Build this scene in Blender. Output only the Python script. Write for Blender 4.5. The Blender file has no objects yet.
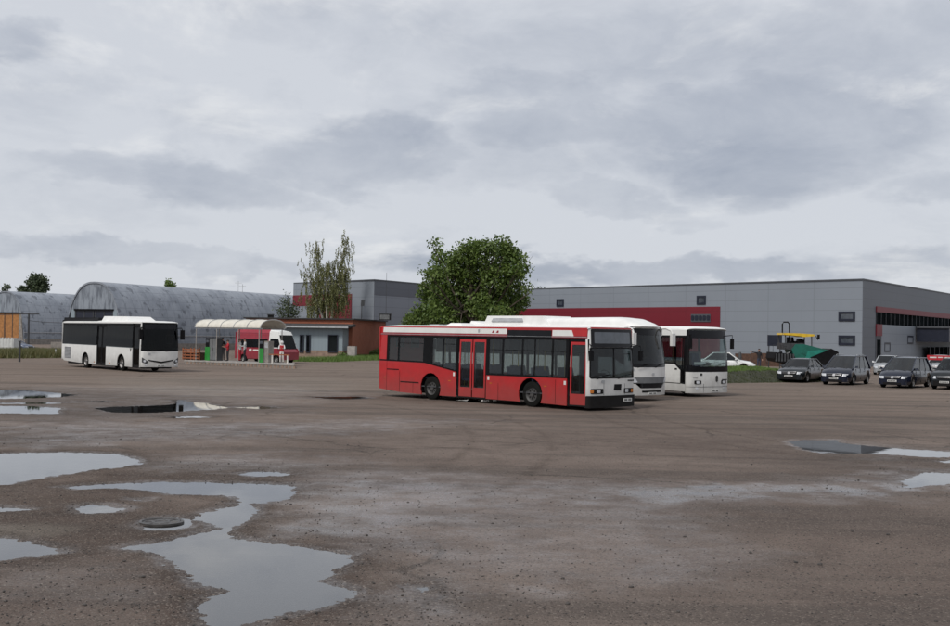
import bpy, bmesh, math, random
import numpy as np
from mathutils import Vector, Matrix
from mathutils.geometry import tessellate_polygon
R_ = math.radians
random.seed(7); rng = np.random.default_rng(11)
scene = bpy.context.scene
col = scene.collection

# ------------------------------------------------------------------ camera
FPX, HC = 1200.0, 2.6                      # focal length in photo pixels, eye height in metres
ROLL, PITCH = 0.016, (335.2 - 313.0) / FPX
camd = bpy.data.cameras.new('camera'); cam = bpy.data.objects.new('camera', camd); col.objects.link(cam)
camd.sensor_width = 36.0; camd.lens = FPX / 950.0 * 36.0
scene.cycles.transparent_max_bounces = 20
camd.clip_start = 0.1; camd.clip_end = 6000
RM = (Matrix.Rotation(math.pi / 2 + PITCH, 4, 'X') @ Matrix.Rotation(ROLL, 4, 'Z'))
cam.matrix_world = Matrix.Translation((0, 0, HC)) @ RM
scene.camera = cam
CR = np.array([[RM[i][j] for j in range(3)] for i in range(3)])

def ray(u, v): return CR @ np.array([(u - 475) / FPX, (313 - v) / FPX, -1.0])
def G(u, v, z=0.0):                        # point of the ground (or of height z) seen at a place of the photo
    d = ray(u, v); t = (z - HC) / d[2]; return np.array([0, 0, HC]) + d * t
def at(u, v, Y):
    d = ray(u, v); return np.array([0, 0, HC]) + d * (Y / d[1])
def onp(u, v, o, dr):                      # (s, z) on the upright plane through o along dr
    n = np.array([dr[1], -dr[0], 0.]); d = ray(u, v); c = np.array([0, 0, HC])
    o = np.array([o[0], o[1], 0.]); t = np.dot(o - c, n) / np.dot(d, n); p = c + d * t
    return float(np.dot(p - o, np.array([dr[0], dr[1], 0.]))), float(p[2])

# ------------------------------------------------------------------ sky, sun, exposure
SUN_EL, SUN_AZ = R_(48), R_(215)           # azimuth measured clockwise from +Y: behind the camera, to its left
world = bpy.data.worlds.new('World'); scene.world = world; world.use_nodes = True
nt = world.node_tree; nt.nodes.clear()
def N(t, ty, **k):
    n = t.nodes.new(ty)
    for a, b in k.items():
        if a == 'inp':
            for i, v in b.items():
                if isinstance(v, bpy.types.NodeSocket): t.links.new(v, n.inputs[i])
                else: n.inputs[i].default_value = v
        else: setattr(n, a, b)
    return n
def M_(t, op, a, b=0.0, c=0.0, clamp=False):
    return N(t, 'ShaderNodeMath', operation=op, use_clamp=clamp, inp={0: a, 1: b, 2: c}).outputs[0]
def smooth(t, x, lo, hi):
    n = N(t, 'ShaderNodeMapRange', interpolation_type='SMOOTHSTEP', inp={0: x, 1: lo, 2: hi, 3: 0., 4: 1.}); return n.outputs[0]
def mixc(t, f, a, b, mode='MIX'):
    n = N(t, 'ShaderNodeMix', data_type='RGBA', blend_type=mode)
    for i, v in ((0, f), (6, a), (7, b)):
        if isinstance(v, bpy.types.NodeSocket): t.links.new(v, n.inputs[i])
        else: n.inputs[i].default_value = v
    return n.outputs[2]
sky = N(nt, 'ShaderNodeTexSky', sky_type='NISHITA', sun_disc=False, sun_elevation=SUN_EL, sun_rotation=SUN_AZ)
tc = N(nt, 'ShaderNodeTexCoord'); sep = N(nt, 'ShaderNodeSeparateXYZ', inp={0: tc.outputs['Generated']})
X, Y, Z = sep.outputs
zc = M_(nt, 'ADD', M_(nt, 'MAXIMUM', Z, 0.0), 0.09)
px = M_(nt, 'DIVIDE', X, zc); py = M_(nt, 'DIVIDE', Y, zc)
cmb = N(nt, 'ShaderNodeCombineXYZ', inp={0: px, 1: py, 2: 0.0})
def noise(t, vec, sc, det=6, rough=.55, dist=0., lac=2.0):
    return N(t, 'ShaderNodeTexNoise', inp={'Vector': vec, 'Scale': sc, 'Detail': det, 'Roughness': rough, 'Distortion': dist, 'Lacunarity': lac}).outputs[0]
n1 = noise(nt, cmb.outputs[0], 0.55, 8, .58, .25)
azn = M_(nt, 'ARCTAN2', X, Y); eln = M_(nt, 'ARCSINE', Z)
ang = N(nt, 'ShaderNodeCombineXYZ', inp={0: azn, 1: M_(nt, 'MULTIPLY', eln, 2.1), 2: .37}).outputs[0]
n2 = noise(nt, ang, 9.0, 10, .62, .35); n3 = noise(nt, ang, 3.2, 8, .55, .3)
# broad masses given as azimuth and elevation in degrees: (az, el, half width, half height, darkening)
wob = N(nt, 'ShaderNodeTexNoise', inp={'Vector': ang, 'Scale': 5., 'Detail': 6., 'Roughness': .6})
ws = N(nt, 'ShaderNodeSeparateColor', inp={0: wob.outputs[1]})
azw = M_(nt, 'ADD', azn, M_(nt, 'MULTIPLY', M_(nt, 'SUBTRACT', ws.outputs[0], .5), .22))
elw = M_(nt, 'ADD', eln, M_(nt, 'MULTIPLY', M_(nt, 'SUBTRACT', ws.outputs[1], .5), .13))
def skyblob(u, v, du, dv, s):
    a = (u - 475) / FPX; e = (335 - v) / FPX
    q = M_(nt, 'ADD', M_(nt, 'POWER', M_(nt, 'DIVIDE', M_(nt, 'SUBTRACT', azw, a), du / FPX), 2.0),
           M_(nt, 'POWER', M_(nt, 'DIVIDE', M_(nt, 'SUBTRACT', elw, e), dv / FPX), 2.0))
    return M_(nt, 'MULTIPLY', M_(nt, 'SUBTRACT', 1.0, smooth(nt, q, 0.25, 1.5)), s)
dark = None
for b in [(230, 185, 120, 34, .62), (370, 155, 120, 36, .60), (470, 170, 150, 40, .35), (560, 110, 120, 40, .50), (760, 130, 170, 55, .60), (880, 70, 170, 70, .50), (640, 60, 160, 40, .25),
          (150, 268, 200, 13, .45), (620, 268, 260, 18, .75), (900, 265, 200, 24, .45), (20, 75, 60, 26, .55), (110, 190, 100, 18, .35), (930, 190, 90, 18, .35), (640, 205, 120, 16, .30)]:
    m = skyblob(*b); dark = m if dark is None else M_(nt, 'MAXIMUM', dark, m)
tone = M_(nt, 'ADD', M_(nt, 'MULTIPLY', dark, 0.90), M_(nt, 'MULTIPLY', M_(nt, 'SUBTRACT', n1, .5), .55))
tone = M_(nt, 'ADD', tone, M_(nt, 'MULTIPLY', M_(nt, 'ADD', M_(nt, 'SUBTRACT', n2, .5), M_(nt, 'SUBTRACT', n3, .5)), 1.05), clamp=True)
cloud = mixc(nt, tone, (6.35, 6.62, 7.15, 1), (3.1, 3.5, 4.35, 1))
brk = smooth(nt, M_(nt, 'ADD', noise(nt, ang, 6., 8, .6, .4), M_(nt, 'MULTIPLY', M_(nt, 'SUBTRACT', noise(nt, cmb.outputs[0], 1.1, 7, .62, .4), .5), .6)), .52, .74)
cloud = mixc(nt, M_(nt, 'MULTIPLY', brk, .55), cloud, (8.6, 8.65, 8.7, 1))
skyc = mixc(nt, 0.95, sky.outputs[0], cloud)
bg = N(nt, 'ShaderNodeBackground', inp={0: skyc, 1: 0.084})
nt.links.new(bg.outputs[0], N(nt, 'ShaderNodeOutputWorld').inputs[0])

sl = bpy.data.lights.new('sun', 'SUN'); sun = bpy.data.objects.new('sun', sl); col.objects.link(sun)
sl.energy = 1.9; sl.angle = R_(12); sl.color = (1.0, .96, .9)
sdir = Vector((math.sin(SUN_AZ) * math.cos(SUN_EL), math.cos(SUN_AZ) * math.cos(SUN_EL), math.sin(SUN_EL)))
sun.rotation_euler = sdir.to_track_quat('Z', 'Y').to_euler()
scene.view_settings.view_transform = 'Standard'; scene.view_settings.look = 'None'
scene.view_settings.exposure = 0.27; scene.view_settings.gamma = 1.0; scene.view_settings.use_curve_mapping = False

# ------------------------------------------------------------------ materials
def newmat(name):
    m = bpy.data.materials.new(name); m.use_nodes = True; t = m.node_tree; t.nodes.clear()
    o = N(t, 'ShaderNodeOutputMaterial'); p = N(t, 'ShaderNodeBsdfPrincipled'); t.links.new(p.outputs[0], o.inputs[0])
    return m, t, p, o
def mat(name, c, rough=.5, metal=0., var=.12, scale=3., bump=0., bscale=30., spec=.5, grime=0., coat=0., streak=0.):
    m, t, p, o = newmat(name)
    co = N(t, 'ShaderNodeTexCoord').outputs['Object']
    nz = noise(t, co, scale, 5, .6)
    dk = tuple(x * (1 - var) for x in c) + (1,); lt = tuple(min(1, x * (1 + var)) for x in c) + (1,)
    cc = mixc(t, smooth(t, nz, .3, .7), dk, lt)
    if grime > 0:                                                   # road dirt thrown up along the skirts
        s = N(t, 'ShaderNodeSeparateXYZ', inp={0: co}).outputs[2]
        g = M_(t, 'MULTIPLY', M_(t, 'SUBTRACT', 1.0, smooth(t, M_(t, 'ADD', s, M_(t, 'MULTIPLY', M_(t, 'SUBTRACT', noise(t, co, 2.5, 6, .7), .5), 1.2)), .1, 1.3)), grime)
        cc = mixc(t, g, cc, (.09, .078, .065, 1))
    if streak > 0:
        mp = N(t, 'ShaderNodeMapping', inp={0: co, 3: (1.6, 1.6, .12)})
        sn = smooth(t, noise(t, mp.outputs[0], 3.0, 6, .65), .5, .8)
        cc = mixc(t, M_(t, 'MULTIPLY', sn, streak), cc, tuple(x * .45 for x in c) + (1,))
    t.links.new(cc, p.inputs['Base Color'])
    p.inputs['Metallic'].default_value = metal; p.inputs['Specular IOR Level'].default_value = spec
    t.links.new(M_(t, 'ADD', M_(t, 'MULTIPLY', nz, .16), rough - .08, clamp=True), p.inputs['Roughness'])
    if coat: p.inputs['Coat Weight'].default_value = coat; p.inputs['Coat Roughness'].default_value = .08
    if bump > 0:
        b = N(t, 'ShaderNodeBump', inp={'Strength': bump, 'Distance': .02, 'Height': noise(t, co, bscale, 4, .6)})
        t.links.new(b.outputs[0], p.inputs['Normal'])
    return m
def glassmat(name, tint, refl=1.0):
    m, t, p, o = newmat(name); t.nodes.remove(p)
    tr = N(t, 'ShaderNodeBsdfTransparent', inp={0: tint + (1,)})
    gl = N(t, 'ShaderNodeBsdfGlossy', inp={0: (refl, refl, refl, 1), 'Roughness': .03})
    bk_ = N(t, 'ShaderNodeNewGeometry').outputs['Backfacing']
    fr = N(t, 'ShaderNodeFresnel', inp={0: M_(t, 'SUBTRACT', 1.5, M_(t, 'MULTIPLY', bk_, 1.5 - 1 / 1.5))})
    mx = N(t, 'ShaderNodeMixShader', inp={0: fr.outputs[0], 1: tr.outputs[0], 2: gl.outputs[0]})
    t.links.new(mx.outputs[0], o.inputs[0]); return m
def claddingmat(name, c, pitch=1.1, axis=2, rough=.5):
    m, t, p, o = newmat(name)
    co = N(t, 'ShaderNodeTexCoord').outputs['Object']; s = N(t, 'ShaderNodeSeparateXYZ', inp={0: co})
    f = M_(t, 'FRACT', M_(t, 'DIVIDE', s.outputs[axis], pitch))
    f3 = M_(t, 'FRACT', M_(t, 'DIVIDE', s.outputs[0], 3.7)); seam = M_(t, 'MAXIMUM', M_(t, 'LESS_THAN', f, .045), M_(t, 'MULTIPLY', M_(t, 'LESS_THAN', f3, .018), .6))
    nz = noise(t, co, .12, 5, .6)
    mp = N(t, 'ShaderNodeMapping', inp={0: co, 3: (1.0, 1.0, .1)})
    st = smooth(t, noise(t, mp.outputs[0], 1.3, 6, .65), .52, .8)
    cc = mixc(t, nz, tuple(x * .88 for x in c) + (1,), tuple(x * 1.08 for x in c) + (1,))
    cc = mixc(t, M_(t, 'MULTIPLY', st, .14), cc, tuple(x * .5 for x in c) + (1,))
    cc = mixc(t, M_(t, 'MULTIPLY', seam, .4), cc, tuple(x * .4 for x in c) + (1,))
    t.links.new(cc, p.inputs['Base Color']); p.inputs['Roughness'].default_value = rough
    return m
def leafmat(name, a, b, c):
    m, t, p, o = newmat(name)
    g = N(t, 'ShaderNodeNewGeometry'); co = N(t, 'ShaderNodeTexCoord').outputs['Object']
    cc = mixc(t, smooth(t, noise(t, co, .7, 3, .6), .35, .65), a + (1,), b + (1,))
    cc = mixc(t, M_(t, 'MULTIPLY', g.outputs['Random Per Island'], .7), cc, c + (1,))
    t.links.new(cc, p.inputs['Base Color']); p.inputs['Roughness'].default_value = .55
    td = N(t, 'ShaderNodeBsdfTranslucent', inp={0: cc})
    mx = N(t, 'ShaderNodeMixShader', inp={0: .25, 1: p.outputs[0], 2: td.outputs[0]}); t.links.new(mx.outputs[0], o.inputs[0])
    return m
def brickmat(name, c1, c2, mortar, sc=1.0):
    m, t, p, o = newmat(name)
    co = N(t, 'ShaderNodeTexCoord').outputs['Object']; s = N(t, 'ShaderNodeSeparateXYZ', inp={0: co})
    v = N(t, 'ShaderNodeCombineXYZ', inp={0: M_(t, 'ADD', s.outputs[0], s.outputs[1]), 1: s.outputs[2], 2: 0.})
    br = N(t, 'ShaderNodeTexBrick', inp={'Vector': v.outputs[0], 'Color1': c1 + (1,), 'Color2': c2 + (1,), 'Mortar': mortar + (1,), 'Scale': sc, 'Mortar Size': .012, 'Brick Width': .26, 'Row Height': .08})
    nz = smooth(t, noise(t, co, .8, 6, .65), .35, .75)
    cc = mixc(t, M_(t, 'MULTIPLY', nz, .45), br.outputs[0], tuple(x * .45 for x in c1) + (1,))
    t.links.new(cc, p.inputs['Base Color']); p.inputs['Roughness'].default_value = .9
    return m
MT = dict(
    red=mat('bus_red_paint', (.40, .007, .009), .36, var=.08, grime=.35, coat=.25),
    dred=mat('bus_dark_red_trim', (.25, .012, .02), .45, grime=.2),
    white=mat('bus_white_paint', (.68, .68, .66), .36, var=.05, scale=1.5, grime=.42, coat=.2, streak=.12),
    rwhite=mat('roof_white_paint', (.74, .74, .72), .42, var=.06, scale=1.2, streak=.15),
    black=mat('black_plastic', (.006, .006, .007), .6, var=.3, grime=.08, spec=.12),
    blackgl=mat('black_gloss_panel', (.005, .005, .007), .12, var=.2, spec=.2),
    rubber=mat('tyre_rubber', (.009, .009, .008), .9, var=.25, spec=.15),
    rim=mat('steel_rim', (.30, .29, .28), .5, metal=.5, var=.3),
    drim=mat('dark_rim', (.05, .048, .046), .6, var=.3),
    chrome=mat('chrome', (.3, .3, .31), .3, metal=1., var=.1),
    steel=mat('galvanised_steel', (.42, .43, .44), .5, metal=.3, var=.15),
    dsteel=mat('dark_steel', (.04, .042, .045), .5, var=.3),
    inter=mat('bus_interior_grey', (.14, .145, .15), .8, var=.15),
    floor=mat('bus_floor', (.05, .05, .055), .8), seat=mat('seat_fabric', (.035, .045, .09), .9, var=.25),
    pole=mat('grab_pole', (.45, .33, .05), .35),
    glassc=glassmat('bus_window_glass', (.66, .70, .70), .75), glassd=glassmat('bus_tinted_glass', (.26, .29, .30), .32),
    glasswd=glassmat('shaded_windscreen_glass', (.34, .38, .40), .7), glassw=glassmat('windscreen_glass', (.78, .84, .84), .8), glasscar=glassmat('car_glass', (.15, .18, .19), .9),
    lens=mat('headlamp_lens', (.55, .57, .6), .12, var=.2, spec=.8), amber=mat('amber_lens', (.5, .16, .02), .25), redlens=mat('red_lens', (.4, .01, .01), .2),
    plate=mat('number_plate', (.60, .60, .58), .5, var=.08), ink=mat('plate_ink', (.02, .02, .02), .6),
    clad=claddingmat('grey_cladding', (.225, .25, .285), 1.15), cladd=claddingmat('dark_and_shaded_grey_cladding', (.110, .123, .145), 1.0), wred=claddingmat('red_cladding', (.16, .008, .018), 1.15),  # cladd: darker grey that also holds the warehouse side facade's shade
    coping=mat('roof_coping', (.07, .075, .085), .5), frame=mat('window_frame_navy', (.012, .015, .028), .4),
    wglass=mat('window_pane', (.06, .07, .085), .08, var=.2, spec=.8), dglass=mat('dark_pane', (.010, .012, .013), .6, var=.5, scale=.8, spec=0.),
    brick=brickmat('red_brick', (.36, .095, .042), (.29, .070, .035), (.24, .14, .10)), blueclad=claddingmat('blue_grey_sheet', (.23, .28, .31), .35, 0),
    plinth=mat('plinth_render', (.24, .17, .13), .9, var=.25, bump=.4, streak=.3), conc=mat('old_concrete', (.23, .21, .19), .9, var=.22, bump=.5, streak=.3),
    roofing=mat('tar_roof', (.03, .028, .028), .8), canopy=mat('canopy_sheet', (.60, .57, .50), .6, var=.08, streak=.2),
    green=mat('green_dispenser', (.02, .22, .035), .4), vanred=mat('van_crimson', (.26, .010, .026), .35, coat=.3, grime=.25), orange=mat('orange_wood', (.26, .085, .035), .8, var=.25),
    wood=mat('brown_timber', (.085, .045, .030), .85, var=.3, scale=6, streak=.4), doorwood=mat('orange_brown_door', (.33, .15, .05), .8, var=.2, streak=.35),
    paverl=mat('paver_highlight_green', (.009, .18, .135), .4, var=.15), slab=mat('worn_slab', (.33, .31, .29), .9, var=.2, bump=.4),  # paverl: paver green brightened to hold the hood's highlight
    paver=mat('paver_green', (.005, .105, .075), .4, var=.15), yellow=mat('paver_yellow', (.62, .40, .02), .45), 
    carnavy=mat('car_navy_paint', (.008, .011, .024), .25, var=.15, coat=.45, spec=.3), carblack=mat('car_charcoal_paint', (.010, .013, .016), .25, var=.15, coat=.45, spec=.3),
    carsilver=mat('car_silver_paint', (.32, .33, .34), .3, metal=.3, coat=.6), carwhite=mat('car_white_paint', (.62, .63, .62), .3, coat=.5), carblue=mat('car_blue_paint', (.06, .08, .13), .4, coat=.3),
    bark=mat('bark', (.07, .055, .04), .9, var=.3, bump=.6), birchbark=mat('pale_bark', (.35, .33, .30), .85, var=.3, scale=4),
    leaf=leafmat('broad_leaves', (.045, .090, .016), (.10, .16, .028), (.15, .20, .045)),
    leaf2=leafmat('weeping_leaves', (.12, .13, .04), (.16, .17, .06), (.20, .20, .09)),
    leaf3=leafmat('far_leaves', (.04, .065, .03), (.06, .085, .04), (.08, .10, .05)),
    grass=leafmat('grass_blades', (.075, .15, .020), (.11, .20, .030), (.15, .20, .06)), drygrass=leafmat('weed_blades', (.06, .085, .022), (.10, .11, .035), (.20, .16, .07)), darkweed=leafmat('dark_weed_blades', (.025, .045, .012), (.045, .065, .018), (.07, .07, .03)),
    soil=mat('bank_soil', (.030, .032, .016), .95, var=.35, scale=2, bump=.8, bscale=6),
    skin=mat('skin', (.45, .26, .19), .6), hair=mat('hair', (.03, .02, .015), .8), iron=mat('cast_iron', (.045, .04, .037), .42, var=.35, scale=8, bump=.5, bscale=20),
    stone=mat('loose_stone', (.055, .048, .044), .8, var=.5, scale=40), sand=mat('pale_sign', (.62, .60, .56), .6), lampw=mat('lamp_shade', (.3, .3, .3), .4),
)
for k, c in dict(cdark=(.02, .02, .024), cred=(.38, .02, .03), cwhite=(.62, .62, .62), cjean=(.03, .04, .07)).items(): MT[k] = mat('cloth_' + k[1:], c, .9, var=.2, scale=8)

def hangarmat():
    m, t, p, o = newmat('weathered_zinc_sheet')
    co = N(t, 'ShaderNodeTexCoord').outputs['Object']; s = N(t, 'ShaderNodeSeparateXYZ', inp={0: co})
    a = (.30, .325, .365, 1); b = (.19, .21, .245, 1)
    cc = mixc(t, smooth(t, noise(t, co, .35, 7, .7), .35, .7), a, b)
    mp = N(t, 'ShaderNodeMapping', inp={0: co, 3: (.25, 1.6, .25)})
    cc = mixc(t, M_(t, 'MULTIPLY', smooth(t, noise(t, mp.outputs[0], 1.5, 6, .7), .52, .72), .45), cc, (.33, .35, .37, 1))
    f = M_(t, 'FRACT', M_(t, 'DIVIDE', s.outputs[1], 1.6)); f2 = M_(t, 'FRACT', M_(t, 'DIVIDE', s.outputs[2], 1.05))
    seam = M_(t, 'MAXIMUM', M_(t, 'LESS_THAN', f, .04), M_(t, 'LESS_THAN', f2, .05))
    cc = mixc(t, M_(t, 'MULTIPLY', M_(t, 'MULTIPLY', seam, noise(t, co, .6, 3, .6)), .9), cc, (.09, .10, .115, 1))
    cc = mixc(t, M_(t, 'MULTIPLY', smooth(t, noise(t, co, 1.1, 4, .5), .56, .66), .7), cc, (.09, .10, .12, 1))
    t.links.new(cc, p.inputs['Base Color']); p.inputs['Roughness'].default_value = .55; p.inputs['Metallic'].default_value = .2
    return m
MT['zinc'] = hangarmat()
def gablemat():
    m, t, p, o = newmat('stained_gable_sheet')
    co = N(t, 'ShaderNodeTexCoord').outputs['Object']
    mp = N(t, 'ShaderNodeMapping', inp={0: co, 3: (1.2, 1.2, .22)})
    cc = mixc(t, smooth(t, noise(t, mp.outputs[0], 1.6, 7, .7), .38, .66), (.25, .28, .32, 1), (.10, .115, .14, 1))
    t.links.new(cc, p.inputs['Base Color']); p.inputs['Roughness'].default_value = .7
    return m
MT['gable'] = gablemat()

# ------------------------------------------------------------------ mesh helpers
class MB:
    def __init__(s): s.v = []; s.f = []; s.m = []; s.cut = []
    def add(s, vs, fs, mi=0):
        b = len(s.v); s.cut.append((len(s.v), len(s.f))); s.v += [tuple(map(float, p)) for p in vs]; s.f += [tuple(b + i for i in f) for f in fs]; s.m += [mi] * len(fs); return s
    def box(s, x0, x1, y0, y1, z0, z1, mi=0):
        v = [(x, y, z) for z in (z0, z1) for y in (y0, y1) for x in (x0, x1)]
        return s.add(v, [(0, 2, 3, 1), (4, 5, 7, 6), (0, 1, 5, 4), (2, 6, 7, 3), (0, 4, 6, 2), (1, 3, 7, 5)], mi)
    def hexa(s, b4, t4, mi=0):
        return s.add(list(b4) + list(t4), [(3, 2, 1, 0), (4, 5, 6, 7), (0, 1, 5, 4), (1, 2, 6, 5), (2, 3, 7, 6), (3, 0, 4, 7)], mi)
    def tube(s, pts, r, n=6, mi=0, cap=True):
        pts = [Vector(p) for p in pts]; rr = r if isinstance(r, (list, tuple)) else [r] * len(pts); vs = []; up = Vector((0, 0, 1))
        for i, p in enumerate(pts):
            d = (pts[min(i + 1, len(pts) - 1)] - pts[max(i - 1, 0)]).normalized()
            a = d.cross(up if abs(d.z) < .95 else Vector((1, 0, 0))).normalized(); b = d.cross(a)
            for k in range(n):
                t = 2 * math.pi * k / n; vs.append(p + a * math.cos(t) * rr[i] + b * math.sin(t) * rr[i])
        fs = [(i * n + k, i * n + (k + 1) % n, (i + 1) * n + (k + 1) % n, (i + 1) * n + k) for i in range(len(pts) - 1) for k in range(n)]
        if cap: fs += [tuple(range(n))[::-1], tuple((len(pts) - 1) * n + k for k in range(n))]
        return s.add(vs, fs, mi)
    def lathe(s, prof, c, axis='y', n=24, mi=0, closed=False):      # prof: (along axis, radius)
        vs = []; m = len(prof)
        for k in range(n):
            t = 2 * math.pi * k / n; ca, sa = math.cos(t), math.sin(t)
            for a, r in prof:
                if axis == 'y': vs.append((c[0] + r * ca, c[1] + a, c[2] + r * sa))
                elif axis == 'z': vs.append((c[0] + r * ca, c[1] + r * sa, c[2] + a))
                else: vs.append((c[0] + a, c[1] + r * ca, c[2] + r * sa))
        fs = [(k * m + j, ((k + 1) % n) * m + j, ((k + 1) % n) * m + j + 1, k * m + j + 1) for k in range(n) for j in range(m - 1)]
        if not closed:
            for j in (0, m - 1):
                if prof[j][1] > 1e-6: fs.append(tuple(k * m + j for k in range(n)))
        return s.add(vs, fs, mi)
    def prism(s, outline, t, fm, holes=(), uc=(), vc=(), mi=0):
        polys = [[Vector((p[0], p[1], 0)) for p in outline]] + [[Vector((p[0], p[1], 0)) for p in h] for h in holes]
        flat = [p for q in polys for p in q]; bm = bmesh.new(); vv = [bm.verts.new(p) for p in flat]
        for tr in tessellate_polygon(polys):
            try: bm.faces.new([vv[i] for i in tr])
            except ValueError: pass
        if not holes and len(outline) > 3:
            bmesh.ops.dissolve_faces(bm, faces=list(bm.faces))
        for c in uc: bmesh.ops.bisect_plane(bm, geom=bm.verts[:] + bm.edges[:] + bm.faces[:], plane_co=(c, 0, 0), plane_no=(1, 0, 0), dist=1e-5)
        for c in vc: bmesh.ops.bisect_plane(bm, geom=bm.verts[:] + bm.edges[:] + bm.faces[:], plane_co=(0, c, 0), plane_no=(0, 1, 0), dist=1e-5)
        bm.verts.ensure_lookup_table(); bm.verts.index_update(); n = len(bm.verts)
        vs = [fm(p.co.x, p.co.y, 0.) for p in bm.verts] + [fm(p.co.x, p.co.y, t) for p in bm.verts]
        fs = [tuple(w.index for w in f.verts) for f in bm.faces]
        fs += [tuple(i + n for i in f[::-1]) for f in fs]
        for e in bm.edges:
            if len(e.link_faces) == 1: a, b = e.verts[0].index, e.verts[1].index; fs.append((a, b, b + n, a + n))
        bm.free(); return s.add(vs, fs, mi)
    def build_each(s, name, mats, parent=None, **k):                  # every piece an object of its own
        o = None
        for (v0, f0), (v1, f1) in zip(s.cut, s.cut[1:] + [(len(s.v), len(s.f))]):
            q = MB(); q.v = s.v[v0:v1]; q.f = [tuple(i - v0 for i in f) for f in s.f[f0:f1]]; q.m = s.m[f0:f1]; o = q.build(name, mats, parent, **k)
        return o
    def build(s, name, mats, parent=None, angle=.6, bevel=0., smooth_=True):
        me = bpy.data.meshes.new(name); bm = bmesh.new(); vv = [bm.verts.new(p) for p in s.v]
        for f, mi in zip(s.f, s.m):
            try: q = bm.faces.new([vv[i] for i in f]); q.material_index = mi; q.smooth = smooth_
            except ValueError: pass
        if bevel > 0:
            ed = [e for e in bm.edges if len(e.link_faces) == 2 and e.calc_face_angle(0) > .7]
            bmesh.ops.bevel(bm, geom=ed, offset=bevel, segments=2, affect='EDGES', clamp_overlap=True)
            for f in bm.faces: f.smooth = smooth_
        bmesh.ops.recalc_face_normals(bm, faces=list(bm.faces))
        for e in bm.edges:
            if len(e.link_faces) == 2 and e.calc_face_angle(0) > angle: e.smooth = False
        bm.to_mesh(me); bm.free()
        for m in (mats if isinstance(mats, (list, tuple)) else [mats]): me.materials.append(m if not isinstance(m, str) else MT[m])
        o = bpy.data.objects.new(name, me); col.objects.link(o)
        if parent is not None: o.parent = parent
        return o
def rawmesh(name, V, F, mats, parent=None, nv=4, smooth_=False):
    me = bpy.data.meshes.new(name); V = np.asarray(V, dtype=np.float32); F = np.asarray(F, dtype=np.int32)
    me.vertices.add(len(V)); me.vertices.foreach_set('co', V.ravel()); me.loops.add(F.size); me.loops.foreach_set('vertex_index', F.ravel())
    me.polygons.add(len(F)); me.polygons.foreach_set('loop_start', np.arange(0, F.size, nv, dtype=np.int32)); me.polygons.foreach_set('loop_total', np.full(len(F), nv, dtype=np.int32))
    if smooth_: me.polygons.foreach_set('use_smooth', np.ones(len(F), dtype=bool))
    me.update(); me.validate()
    for m in (mats if isinstance(mats, (list, tuple)) else [mats]): me.materials.append(MT[m] if isinstance(m, str) else m)
    o = bpy.data.objects.new(name, me); col.objects.link(o)
    if parent is not None: o.parent = parent
    return o
def tag(o, label=None, cat=None, group=None, kind=None):
    if label: o['label'] = label
    if cat: o['category'] = cat
    if group: o['group'] = group
    if kind: o['kind'] = kind
    return o
def thing(name, label, cat, loc=(0, 0, 0), yaw=0., group=None):
    o = bpy.data.objects.new(name, None); col.objects.link(o); o.empty_display_size = .3
    o.location = (float(loc[0]), float(loc[1]), float(loc[2]) if len(loc) > 2 else 0.); o.rotation_euler = (0, 0, yaw)
    return tag(o, label, cat, group)
def copy_tree(o, parent=None):
    c = o.copy(); col.objects.link(c); c.parent = parent
    for ch in list(o.children): copy_tree(ch, c)
    return c
def ident(x, y, z): return (x, y, z)
def lin(a, b, n): return [a + (b - a) * i / n for i in range(1, n)]
def rrect(x0, x1, z0, z1, r=.05, n=3):
    o = []
    for cx, cz, a in ((x1 - r, z0 + r, -90), (x1 - r, z1 - r, 0), (x0 + r, z1 - r, 90), (x0 + r, z0 + r, 180)):
        for k in range(n + 1): t = R_(a + 90 * k / n); o.append((cx + r * math.cos(t), cz + r * math.sin(t)))
    return o

# ------------------------------------------------------------------ ground: one sheet with real potholes, water lying in them
def vnoise(x, y, seed):
    xi = np.floor(x).astype(np.int64); yi = np.floor(y).astype(np.int64); fx = x - xi; fy = y - yi
    fx = fx * fx * (3 - 2 * fx); fy = fy * fy * (3 - 2 * fy)
    def h(a, b):
        n = (a * 374761393 + b * 668265263 + seed * 982451653) & 0x7fffffff
        n = (n ^ (n >> 13)) * 1274126177 & 0x7fffffff; n = n ^ (n >> 16); return (n % 65536) / 65535.0
    return (h(xi, yi) * (1 - fx) + h(xi + 1, yi) * fx) * (1 - fy) + (h(xi, yi + 1) * (1 - fx) + h(xi + 1, yi + 1) * fx) * fy
def fbm(x, y, sc, seed, octv=4, g=.5):
    s = 0; a = 1; t = 0
    for i in range(octv): s = s + a * (vnoise(x * sc, y * sc, seed + i) - .5) * 2; t += a; a *= g; sc *= 2.03
    return s / t
def sdf(PX, PY, poly):                                              # signed distance (negative inside)
    d = np.full(PX.shape, 1e9); ins = np.zeros(PX.shape, bool); n = len(poly)
    for i in range(n):
        ax, ay = poly[i]; bx, by = poly[(i + 1) % n]; ex, ey = bx - ax, by - ay
        t = np.clip(((PX - ax) * ex + (PY - ay) * ey) / (ex * ex + ey * ey + 1e-12), 0, 1)
        d = np.minimum(d, (PX - ax - t * ex) ** 2 + (PY - ay - t * ey) ** 2)
        c = ((ay > PY) != (by > PY)); 
        with np.errstate(divide='ignore', invalid='ignore'): xx = (bx - ax) * (PY - ay) / (by - ay + 1e-12) + ax
        ins ^= c & (PX < xx)
    d = np.sqrt(d); return np.where(ins, -d, d)
zA = lambda L: [(x / 2.375, 370 + y / 2.375) for x, y in L]
zB = lambda L: [(x / 4.13, 380 + y / 4.13) for x, y in L]
zC = lambda L: [(760 + x / 5., 420 + y / 5.) for x, y in L]
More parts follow.
